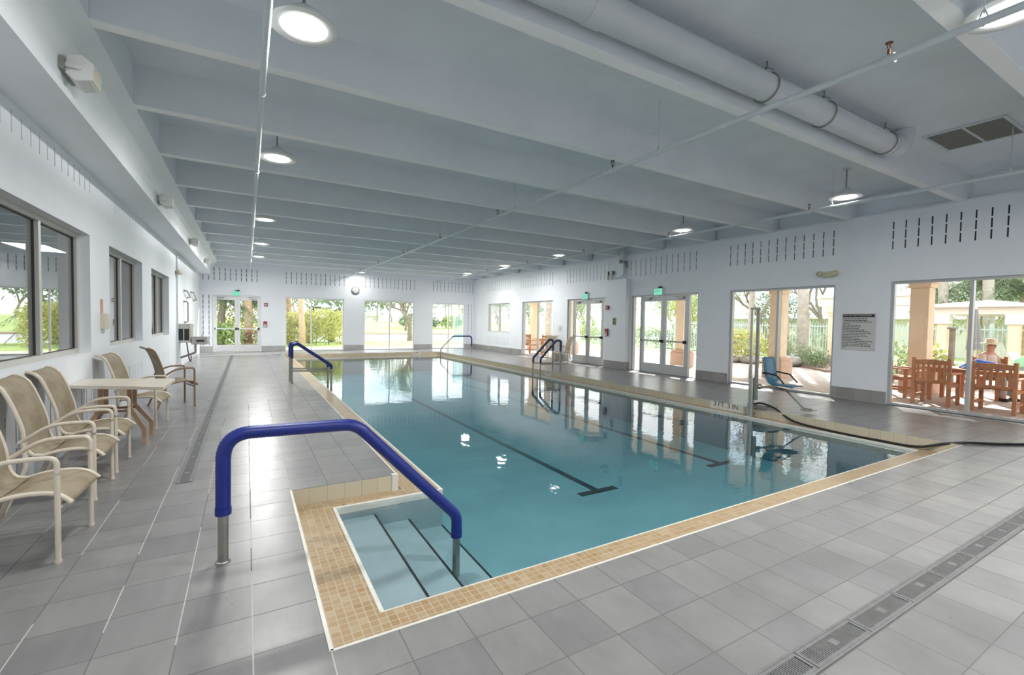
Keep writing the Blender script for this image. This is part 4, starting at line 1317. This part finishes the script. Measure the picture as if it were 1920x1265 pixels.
def lounger(x, y, rz, label):
    t = thing('sun_lounger', label, 'lounger', (x, y, -.02), rz, group='pale sling loungers on the patio')
    prof = [(p.x, p.z) for p in curve([(-.55, 0, 1.0), (-.35, 0, .62), (-.15, 0, .36), (.2, 0, .36), (1.1, 0, .36)], .06)]
    obj('sling', MB().sheet(prof, -.3, .3, .014, .01, 6), 'sling_outside', t)
    for s in (-1, 1):
        obj('side_rail', MB().tube([(px, s*.31, pz) for px, pz in prof], .018, 10), 'white_plastic', t)
        for lx in (-.1, .95): obj('leg', MB().tube([(lx, s*.31, .36), (lx+.03, s*.31, 0)], .018, 10), 'white_plastic', t)
lounger(17.3, 5.35, -1.9, 'pale sling lounger beyond the peach column, left one')
lounger(17.0, 4.70, -1.9, 'pale sling lounger beyond the peach column, right one')
lounger(16.6, 3.05, -1.6, 'pale sling lounger draped with the green towel')
cloth('towel', 'green towel draped over the lounger behind the seated person', 'towel', (16.6, 3.2, .62), .2, .55, .8, .34, 'towel_green', 5)

# seated person in a straw hat, one continuous body
def person():
    t = thing('person', 'seated person in a brimmed straw hat and pale shirt at the patio table', 'person', (14.52, 3.52, -.02), -PI/2-.5)
    # local +x is the way the person faces
    V = [(0, 0, .52), (.0, 0, .68), (.01, 0, .84), (.03, 0, .98), (.05, 0, 1.06), (.075, 0, 1.15), (.08, 0, 1.24),
         (.02, .17, .97), (.14, .24, .74), (.36, .14, .70), (.46, .08, .72),
         (.02, -.17, .97), (.14, -.24, .74), (.36, -.14, .70), (.46, -.08, .72),
         (.05, .10, .50), (.44, .12, .50), (.42, .13, .10), (.55, .13, .05),
         (.05, -.10, .50), (.44, -.12, .50), (.42, -.13, .10), (.55, -.13, .05)]
    E_ = [(0, 1), (1, 2), (2, 3), (3, 4), (4, 5), (5, 6), (3, 7), (7, 8), (8, 9), (9, 10), (3, 11), (11, 12), (12, 13), (13, 14),
          (0, 15), (15, 16), (16, 17), (17, 18), (0, 19), (19, 20), (20, 21), (21, 22)]
    Rr = [.15, .145, .155, .13, .055, .085, .075, .065, .05, .036, .034, .065, .05, .036, .034, .095, .065, .045, .04, .095, .065, .045, .04]
    me = bpy.data.meshes.new('body'); me.from_pydata(V, E_, [])
    me.materials.append(MATS['skin'])
    o = bpy.data.objects.new('body', me); C.objects.link(o); o.parent = t
    o.modifiers.new('skin', 'SKIN')
    if not me.skin_vertices: me.attributes  # layer is made by the modifier
    if me.skin_vertices:
        for k, d in enumerate(me.skin_vertices[0].data):
            d.radius = (Rr[k], Rr[k]); d.use_root = (k == 0)
    ss = o.modifiers.new('smooth', 'SUBSURF'); ss.levels = 2; ss.render_levels = 2
    f = MB(); f.blob((.165, 0, 1.19), (.024, .014, .026)); f.blob((.075, .083, 1.19), (.022, .012, .034)); f.blob((.075, -.083, 1.19), (.022, .012, .034))
    f.blob((.145, .033, 1.215), (.012, .014, .009)); f.blob((.145, -.033, 1.215), (.012, .014, .009)); f.blob((.148, 0, 1.135), (.012, .026, .007))
    for s in (-1, 1):
        for k in range(4): f.tube([(.45, s*(.055+.02*k), .735-.003*k), (.50, s*(.05+.02*k), .728), (.525, s*(.048+.02*k), .712)], [.010, .009, .006], 8)
        f.tube([(.43, s*.045, .74), (.46, s*.02, .735), (.48, s*.015, .725)], [.011, .010, .007], 8)
    obj('face_and_hands', f, 'skin', t)
    sh = MB()
    prof = [(.125, .50), (.155, .56), (.158, .70), (.168, .84), (.15, .95), (.10, 1.01), (.062, 1.035)]
    vs = []
    for r, z in prof:
        for k in range(24):
            a = 2*PI*k/24; vs.append((.012+.02*(z-.5)+r*.82*math.cos(a), r*1.12*math.sin(a), z))
    sh.add(vs, [(i*24+k, i*24+(k+1) % 24, (i+1)*24+(k+1) % 24, (i+1)*24+k) for i in range(len(prof)-1) for k in range(24)], True)
    for s in (-1, 1): sh.tube([(.02, s*.14, .97), (.08, s*.215, .85), (.14, s*.245, .74), (.20, s*.22, .72)], [.078, .074, .066, .062], 14)
    obj('shirt', sh, 'shirt_pale', t)
    tr = MB()
    for s in (-1, 1): tr.tube(curve([(-.02, s*.09, .52), (.22, s*.11, .515), (.42, s*.12, .50), (.44, s*.13, .36), (.42, s*.13, .12)], .05), .078, 14)
    obj('trousers', tr, 'umbrella_cloth', t)
    so = MB()
    for s in (-1, 1): so.blob((.48, s*.13, .04), (.13, .05, .042))
    obj('shoe', so, 'black', t)
    hat = MB().lathe([(.18, .0), (.175, .008), (.10, .02), (.095, .09), (.06, .115), (.001, .118)], 28, (.07, 0, 1.245))
    obj('hat', hat, 'hat_straw', t)
    return t
person()
t = thing('post', 'weathered wooden post standing behind the teak armchairs', 'post', (16.4, 4.66, -.02))
obj('shaft', MB().tube([(0, 0, 0), (0, 0, 1.55)], .065, 12), 'bark_brown', t)
obj('cap', MB().box(-.09, .09, -.09, .09, 1.55, 1.60), 'steel_dull', t)

# closed umbrella, pergola
t = thing('patio_umbrella', 'closed grey patio umbrella on a slim pole', 'umbrella', (17.2, 4.43, -.02))
obj('pole', MB().tube([(0, 0, 0), (0, 0, 2.25)], .022, 12), 'white_plastic', t)
pr = MB(); seg = 16; vs = []
for r, z in ((.17, 1.0), (.145, 1.3), (.09, 1.75), (.04, 2.08), (.012, 2.16)):
    for k in range(seg): vs.append((r*(1 if k % 2 else .62)*math.cos(2*PI*k/seg), r*(1 if k % 2 else .62)*math.sin(2*PI*k/seg), z))
pr.add(vs, [(i*seg+k, i*seg+(k+1) % seg, (i+1)*seg+(k+1) % seg, (i+1)*seg+k) for i in range(4) for k in range(seg)])
obj('canopy', pr, 'umbrella_cloth', t)
obj('base', MB().lathe([(0, .08), (.05, .08), (.26, .05), (.28, 0), (0, 0)], 24), 'rock', t)
t = thing('pergola', 'long white pergola with a pale fabric roof beyond the patio table', 'pergola', (19.4, 3.2, -.02))
obj('beam', MB().box(-.12, .12, -4.5, 3.0, 2.02, 2.30), 'stucco_cream', t, bevel=.01)
obj('beam', MB().box(-.12+2.6, .12+2.6, -4.5, 3.0, 2.02, 2.30), 'stucco_cream', t, bevel=.01)
for k in range(3):
    y = -4.3+2.45*k
    cv = MB(); a, b = (-.3, y), (2.9, y+2.4); c = ((a[0]+b[0])/2, (a[1]+b[1])/2)
    P4 = [(a[0], a[1], 2.32), (b[0], a[1], 2.32), (b[0], b[1], 2.32), (a[0], b[1], 2.32)]
    cv.add(P4+[(c[0], c[1], 2.52)]+[(p[0], p[1], 2.24) for p in P4], [(0, 1, 4), (1, 2, 4), (2, 3, 4), (3, 0, 4), (0, 5, 6, 1), (1, 6, 7, 2), (2, 7, 8, 3), (3, 8, 5, 0)])
    obj('fabric_roof', cv, 'sign_white', t)
for k, y in enumerate((2.55, .95, -1.2, -3.6)):
    cl = MB().box(-.12, .12, y-.12, y+.12, 0, 1.72)
    obj('post', cl, 'stucco_peach', t, bevel=.01)
    obj('post_capital', MB().box(-.18, .18, y-.18, y+.18, 1.72, 2.03), 'white_plastic', t, bevel=.01)
    obj('post', MB().box(2.48, 2.72, y-.12, y+.12, 0, 2.03), 'stucco_peach', t, bevel=.01)
column('garden_column', 'short peach garden column behind the planting bed', 20.0, 9.1, .42, .45, 2.35, None)
t = thing('garden_beam', 'cream capped garden beam resting on the short peach column', 'beam', (20.0, 9.1, 2.335))
obj('beam', MB().box(-.3, .3, -2.55, .5, .0, .32).box(-.38, .38, -2.55, .56, .32, .45), 'stucco_cream', t, bevel=.01)

# ------------------------------------------------------------------ fences
def fence(label, a, b, h, pitch=.115, mat='fence_white', group='pale metal picket fences'):
    a, b = Vector((*a, -.04)), Vector((*b, -.04)); L = (b-a).length; d = (b-a).normalized()
    t = thing('picket_fence', label, 'fence', a, math.atan2(d.y, d.x), group=group)
    mb = MB()
    n = int(L/pitch)
    for k in range(n+1): mb.box(k*pitch-.010, k*pitch+.010, -.010, .010, .10, h)
    obj('pickets', mb, mat, t)
    obj('rail', MB().box(0, L, -.018, .018, h-.16, h-.11).box(0, L, -.018, .018, .2, .25), mat, t)
    for k in range(int(L/2.4)+1):
        obj('post', MB().box(k*2.4-.035, k*2.4+.035, -.035, .035, 0, h+.08), mat, t)
fence('pale picket fence behind the pergola', (23.4, -4), (23.4, 9.0), 1.72)
fence('pale picket fence behind the planting bed and the pool lift', (23.0, 9.05), (22.0, 16.0), 1.75)
fence('pale picket fence seen through the near exit door', (21.9, 16.05), (21.6, 27.4), 1.80)
fence('pale picket fence running towards the lake', (21.5, 27.5), (21.5, 33.5), 1.80)
t = thing('wind_screen', 'pale translucent screen panel outside the far right window', 'screen', (11.05, 26.2, -.04), .35)
obj('screen_frame', frame_rect(MB(), 0, .95, 0, 1.98, .04, -.02, .02), 'fence_white', t)
obj('panel', MB().box(.03, .92, -.006, .006, .03, 1.95), 'screen_glass', t)
wb = MB()
for k in range(1, 9): wb.box(k*.105-.008, k*.105+.008, -.012, .012, .04, 1.94)
obj('bars', wb, 'fence_white', t)

# ------------------------------------------------------------------ planting
def bush(name, label, loc, r, n, mat, size, seed, cat='shrub', group=None, flat=.0):
    rnd = random.Random(seed)
    t = thing(name, label, cat, loc, group=group)
    mb = MB()
    for _ in range(n):
        while True:
            p = Vector((rnd.uniform(-1, 1), rnd.uniform(-1, 1), rnd.uniform(-1, 1)))
            if .35 < p.length < 1: break
        p = p.normalized()*(p.length**.5)*rnd.uniform(.85, 1.08)
        if p.z < -.6: continue
        mb.leaf((p.x*r[0], p.y*r[1], r[2]*.72+p.z*r[2]*.75), size, rnd)
    obj('foliage', mb, mat, t)
    st = MB()
    for k in range(5):
        a = rnd.uniform(0, 2*PI); st.tube([(0, 0, -.02), (math.cos(a)*r[0]*.25, math.sin(a)*r[1]*.25, r[2]*.5), (math.cos(a)*r[0]*.5, math.sin(a)*r[1]*.5, r[2]*.95)], [.02, .015, .006], 6)
    obj('stem', st, 'bark_brown', t)
    return t
def hedge(label, x0, x1, y0, y1, h, n, mat, size, seed, z0=-.05):
    rnd = random.Random(seed)
    t = thing('hedge', label, 'hedge', ((x0+x1)/2, (y0+y1)/2, z0))
    mb = MB()
    for _ in range(n):
        x, y, z = rnd.uniform(x0, x1)-(x0+x1)/2, rnd.uniform(y0, y1)-(y0+y1)/2, h*(.06+.94*rnd.random()**.8)
        z += .12*math.sin(x*2.1+y)+.08*math.sin(x*5.3+y*3)
        mb.leaf((x, y, z), size, rnd)
    obj('foliage', mb, mat, t)
    st = MB(); L = max(x1-x0, y1-y0); k = 0
    while k*.7 < L:
        if x1-x0 > y1-y0: px, py = x0+.3+k*.7-(x0+x1)/2, rnd.uniform(-.15, .15)
        else: px, py = rnd.uniform(-.15, .15), y0+.3+k*.7-(y0+y1)/2
        st.tube([(px, py, 0), (px+rnd.uniform(-.1, .1), py, h*.4), (px+rnd.uniform(-.2, .2), py, h*.8)], [.03, .02, .01], 6); k += 1
    obj('stem', st, 'bark_brown', t)
    return t
def palm(label, loc, h, r, crown, n, seed, bark='bark_grey', leaf='leaf_palm', boots=False, group='palm trees around the building', drop=.9, nl=16):
    rnd = random.Random(seed)
    t = thing('palm_tree', label, 'palm tree', loc, group=group)
    pts = [Vector((.05*math.sin(k*.9+seed), .05*math.cos(k*.7+seed), h*k/12)) for k in range(13)]
    obj('trunk', MB().tube(pts, [r*(1.25 if k == 0 else 1.06-.02*k) for k in range(13)], 14), bark, t)
    if boots:
        bt = MB()
        for k in range(int(h*9)):
            a = k*2.4; z = .3+k*.11
            if z > h: break
            d = Vector((math.cos(a), math.sin(a), 0))
            bt.bar(Vector((0, 0, z))+d*r*.9, Vector((0, 0, z+.16))+d*r*1.35, .07, .03)
        obj('leaf_bases', bt, bark, t)
    if crown:
        cr = MB()
        for k in range(n):
            a = 2*PI*k/n*1.618*3+rnd.uniform(-.2, .2); el = rnd.uniform(-.35, 1.25)
            d = Vector((math.cos(a), math.sin(a), 0)); L = crown*rnd.uniform(.85, 1.1)
            rc = [Vector((0, 0, h))+d*L*math.cos(el)*s+Vector((0, 0, L*math.sin(el)*s-drop*L*s*s*.75)) for s in [i/8 for i in range(9)]]
            cr.tube(rc, [.02*(1-i/9)+.004 for i in range(9)], 5, False)
            for i in range(1, nl+1):
                s = i/nl; p = rc[min(8, int(s*8))]; w = L*.34*math.sin(PI*min(1, .15+.8*s))**.7
                tn = (rc[min(8, int(s*8)+1)]-rc[max(0, int(s*8)-1)]).normalized(); sd = tn.cross(Vector((0, 0, 1)))
                if sd.length < .1: continue
                sd.normalize()
                for q_ in (-1, 1):
                    tip = p+sd*q_*w+tn*w*.6+Vector((0, 0, -w*.35))
                    cr.add([p-tn*.02, p+tn*.03, tip], [(0, 1, 2)]); cr.add([p+tn*.035, p+tn*.07, tip+tn*.12], [(0, 1, 2)])
        obj('crown', cr, leaf, t)
    return t
def tree(label, loc, h, r, spread, seed, bark='bark_brown', leaf='leaf_mid', n=900, size=.16, fork=.35, group=None, depth=4, up=.55):
    rnd = random.Random(seed)
    t = thing('tree', label, 'tree', loc, group=group)
    tb = MB(); tips = []
    def grow(p, d, L, rr, k):
        n_ = 4; pts = [p]; q_ = d
        for i in range(n_):
            q_ = (q_+Vector((rnd.gauss(0, .13), rnd.gauss(0, .13), rnd.gauss(.03, .08)))).normalized()
            pts.append(pts[-1]+q_*L/n_)
        tb.tube(pts, [rr*(1-.42*i/n_) for i in range(n_+1)], 10 if k < 2 else 6, k > 2)
        if k >= depth:
            tips.append(pts[-1]); tips.append(pts[2]); return
        for _ in range(3 if k else 4):
            a = rnd.uniform(0, 2*PI); dv = Vector((math.cos(a), math.sin(a), up*rnd.uniform(.5, 1.6)))
            grow(pts[-1] if rnd.random() < .7 else pts[3], (q_*.55+dv*.6).normalized(), L*rnd.uniform(.62, .82), rr*.56, k+1)
    grow(Vector((0, 0, -.1)), Vector((0, 0, 1)), h*fork, r, 0)
    obj('trunk', tb, bark, t)
    lf = MB()
    for _ in range(n):
        p = rnd.choice(tips); lf.leaf(p+Vector((rnd.gauss(0, spread), rnd.gauss(0, spread), rnd.gauss(0, spread*.7))), size, rnd)
    obj('crown', lf, leaf, t)
    return t

# far side: hedge, palms, lawn tree
hedge('tall yellow green hedge outside the left far window', 1.2, 5.3, 29.0, 30.4, 2.0, 5200, 'leaf_yellow', .15, 1)
hedge('loose green hedge outside the white double door', -6.5, .95, 31.2, 32.4, 2.3, 4200, 'leaf_yellow', .18, 2)
bush('fern_clump', 'bright arching fern clump outside the left leaf of the white door', (-1.05, 28.6, -.05), (.95, .8, .85), 900, 'leaf_mid', .22, 3)
bush('shrub', 'low reddish shrub beside the trunk outside the white door', (.35, 29.2, -.05), (.6, .5, .6), 350, 'leaf_red', .14, 4)
bush('shrub', 'pale low shrub outside the right leaf of the white door', (.75, 28.4, -.05), (.45, .45, .55), 300, 'leaf_pale', .13, 14)
palm('tan palm trunk seen through the right leaf of the white door', (0.05, 29.9, -.05), 5.6, .23, 2.6, 26, 5, 'bark_tan')
palm('rough booted palm trunk at the left side of the hedge window', (2.22, 30.9, -.05), 6.0, .22, 2.6, 26, 6, 'bark_tan', boots=True)
palm('smooth tan palm trunk standing in front of the hedge', (2.72, 28.7, -.05), 5.8, .17, 2.5, 26, 7, 'bark_tan')
palm('pale palm trunk rising behind the hedge', (4.3, 36, -.05), 6.5, .2, 2.6, 26, 8, 'bark_tan') if 0 else None
palm('low dark palm seen above the hedge, left one', (3.5, 32.4, -.05), 1.7, .2, 2.2, 30, 9, 'bark_brown', 'leaf_dark', nl=20)
palm('low dark palm seen above the hedge, middle one', (5.1, 33.4, -.05), 1.7, .2, 2.1, 30, 10, 'bark_brown', 'leaf_dark', nl=20)
palm('low drooping palm seen through the left leaf of the white door', (-1.2, 30.6, -.05), 2.6, .2, 2.4, 34, 11, 'bark_brown', 'leaf_palm', nl=20)
palm('low palm behind the tan trunk outside the white door', (.9, 31.0, -.05), 2.5, .2, 2.1, 30, 12, 'bark_brown', 'leaf_dark', nl=20)
tree('broad lawn tree with a stout grey trunk beside the lake', (10.75, 34.0, -.06), 8.5, .23, .5, 21, 'bark_brown', 'leaf_pale', 900, .12, .20, up=.42)
tree('slim tree on the far bank of the lake', (19.0, 62, 0), 7.5, .2, .7, 22, 'bark_brown', 'leaf_mid', 900, .34, .34)
for k, (x, y, s, m_) in enumerate(((22.5, 70, 2.6, 'leaf_dark'), (26, 72, 2.2, 'leaf_dark'), (29.5, 71, 2.3, 'leaf_mid'))):
    bush('shrub', 'dark round shrub on the far lawn, %s from the house' % ('first', 'second', 'third')[k], (x, y, .25), (s*.8, s*.8, s*.62), 700, m_, .42, 40+k, group='round shrubs across the lake')
t = thing('house', 'low pale house with a grey roof across the lake', 'house', (40.5, 178, .9))
obj('house_wall', MB().box(-4.5, 4.5, 0, 7, -.4, 1.9), 'house_wall', t)
obj('house_roof', MB().prism([(-5.3, 1.8), (5.3, 1.8), (1.6, 4.0), (-1.6, 4.0)], 'Y', -.6, 7.6), 'roof_grey', t)
obj('window', MB().box(-3.6, -1.6, -.05, .0, .3, 1.4).box(1.2, 3.4, -.05, 0, .3, 1.4), 'office_wall', t)
for k in range(16):
    rnd = random.Random(100+k)
    x = -6+k*4.6+rnd.uniform(-1, 1); y = rnd.uniform(98, 112)
    if k in (10, 11, 12, 13): continue
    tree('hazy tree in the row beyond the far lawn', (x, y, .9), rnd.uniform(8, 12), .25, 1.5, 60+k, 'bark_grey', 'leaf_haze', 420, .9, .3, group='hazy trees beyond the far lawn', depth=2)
for k in range(9):
    rnd = random.Random(200+k)
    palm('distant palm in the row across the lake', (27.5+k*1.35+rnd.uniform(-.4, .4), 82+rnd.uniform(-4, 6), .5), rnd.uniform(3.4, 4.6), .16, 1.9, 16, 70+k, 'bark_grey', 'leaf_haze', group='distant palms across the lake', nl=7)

# right side: planting bed, palms, trees
bed = MB().prism([(17.4, 12.4), (18.9, 10.6), (18.1, 9.1), (17.2, 8.1), (19.0, 6.9), (21.6, 7.0), (21.6, 13.0)], 'Z', -.05, .05)
obj('soil_bed', bed, 'soil', label='mulched planting bed at the edge of the patio', cat='flower bed', kind=STR)
bush('shrub', 'bright yellow green shrub left of the pool lift mast', (18.3, 11.75, .0), (.95, .8, .95), 900, 'leaf_yellow', .17, 30)
bush('shrub', 'dark green shrub beside the peach column behind the lift', (19.3, 10.95, .0), (.5, .5, .9), 420, 'leaf_mid', .13, 31)
bush('shrub', 'pale golden shrub at the foot of the grey palm', (19.0, 10.2, .02), (.65, .6, .62), 520, 'leaf_pale', .13, 32)
bush('shrub', 'pale cream flowering shrub right of the grey palm', (19.2, 9.55, .02), (.6, .5, .5), 420, 'leaf_pale', .12, 33)
bush('shrub', 'dark low shrub at the right end of the planting bed', (18.2, 8.75, .02), (.5, .5, .42), 380, 'leaf_dark', .11, 34)
bush('shrub', 'green low shrub beside the short peach garden column', (18.6, 9.15, .02), (.35, .4, .34), 260, 'leaf_mid', .10, 35)
bush('shrub', 'red leaved shrub at the left end of the planting bed', (18.6, 12.75, .0), (.5, .45, .62), 300, 'leaf_red', .13, 36)
bush('shrub', 'green shrub behind the peach column by the teak armchairs', (15.9, 5.75, .0), (.55, .5, .8), 420, 'leaf_mid', .13, 37)
bush('shrub', 'yellow spiky shrub right of the peach column', (16.6, 5.05, .0), (.4, .35, .75), 260, 'leaf_yellow', .16, 38)
bush('shrub', 'tall narrow green shrub seen through the far exit door', (19.2, 23.2, .0), (.55, .5, 1.5), 600, 'leaf_mid', .15, 39)
rb = random.Random(5)
for k, (x, y, s) in enumerate(((18.35, 10.0, .55), (17.9, 11.3, .42), (17.75, 12.0, .36))):
    o = obj('boulder', MB().blob((0, 0, s*.32), (s*.7, s, s*.42), 14, 9, .09, rb), 'rock', label='grey boulder in the planting bed, ' + ('below the golden shrub', 'below the yellow green shrub', 'at the left end')[k], cat='boulder', group='boulders in the planting bed', loc=(x, y, .0))
palm('stout grey palm trunk in the planting bed', (19.75, 10.25, .0), 6.5, .22, 2.6, 26, 51)
palm('slim grey palm trunk behind the peach column and lift', (21.2, 11.75, .0), 6.0, .15, 2.3, 24, 52)
palm('slim pale palm trunk beside the fence left of the lift', (21.2, 13.35, .0), 6.0, .13, 2.3, 24, 53)
palm('full crowned palm behind the pergola, left one', (26.5, 8.1, .0), 3.3, .2, 2.0, 34, 54, 'bark_tan', nl=20)
palm('full crowned palm behind the pergola, middle one', (26.0, 6.4, .0), 3.5, .2, 2.0, 34, 55, 'bark_tan', nl=20)
palm('full crowned palm behind the pergola, right one', (25.6, 5.2, .0), 3.1, .2, 1.9, 34, 56, 'bark_tan', nl=20)
palm('tall smooth grey palm trunk beyond the pergola, left one', (24.6, 7.35, .0), 7.0, .17, 2.3, 22, 57)
palm('tall smooth grey palm trunk beyond the pergola, right one', (24.4, 5.95, .0), 7.0, .17, 2.3, 22, 58)
palm('grey palm trunk seen at the edge of the far teak window', (17.6, 25.4, -.03), 6.0, .24, 2.4, 24, 59)
tree('bare branched tree behind the pool lift, near the fence', (26.5, 15.6, 0), 7.5, .16, .5, 81, 'bark_brown', 'leaf_pale', 260, .13, .3, depth=4)
tree('bare branched tree behind the grey palm', (27.5, 13.0, 0), 7.0, .16, .5, 82, 'bark_brown', 'leaf_pale', 320, .13, .3, depth=4)
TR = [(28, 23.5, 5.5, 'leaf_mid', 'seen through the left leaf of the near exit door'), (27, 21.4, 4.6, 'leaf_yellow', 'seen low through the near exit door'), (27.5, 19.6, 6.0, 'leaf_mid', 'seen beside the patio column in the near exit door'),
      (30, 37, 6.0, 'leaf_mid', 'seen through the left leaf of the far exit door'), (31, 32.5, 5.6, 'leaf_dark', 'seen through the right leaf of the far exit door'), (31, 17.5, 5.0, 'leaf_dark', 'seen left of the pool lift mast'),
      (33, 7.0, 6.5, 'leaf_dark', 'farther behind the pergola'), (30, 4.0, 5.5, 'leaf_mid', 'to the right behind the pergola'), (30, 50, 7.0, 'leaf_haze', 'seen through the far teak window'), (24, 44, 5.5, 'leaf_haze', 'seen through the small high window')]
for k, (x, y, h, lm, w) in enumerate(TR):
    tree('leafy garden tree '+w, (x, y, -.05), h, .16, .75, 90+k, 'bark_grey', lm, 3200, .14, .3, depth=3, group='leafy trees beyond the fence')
hedge('clipped hedge beyond the fence, opposite the near exit door', 23.4, 24.3, 14.5, 29.5, 1.25, 3600, 'leaf_mid', .2, 61)
hedge('clipped hedge beyond the fence, behind the planting bed', 24.5, 25.4, 9.5, 14.4, 1.15, 1600, 'leaf_pale', .2, 62)
for k, (x, y, w) in enumerate(((38, 24.5, 'seen left of the pool lift mast'), (37, 17.6, 'seen beside the stout grey palm'), (38, 9.2, 'seen behind the pergola'))):
    t = thing('house', 'pale bungalow with a grey hip roof, '+w, 'house', (x, y, -.05), group='bungalows beyond the fence')
    obj('house_wall', MB().box(-3.5, 3.5, -3.4, 3.4, 0, 2.2), 'house_wall', t)
    rf = MB(); rf.add([(-4, -4, 2.15), (4, -4, 2.15), (4, 4, 2.15), (-4, 4, 2.15), (0, -1.2, 3.6), (0, 1.2, 3.6)], [(0, 1, 4), (1, 2, 5, 4), (2, 3, 5), (3, 0, 4, 5), (3, 2, 1, 0)])
    obj('house_roof', rf, 'roof_grey', t)
    obj('window', MB().box(-3.55, -3.45, -2.4, -.9, .9, 1.8).box(-3.55, -3.45, .8, 2.3, .9, 1.8), 'office_wall', t)
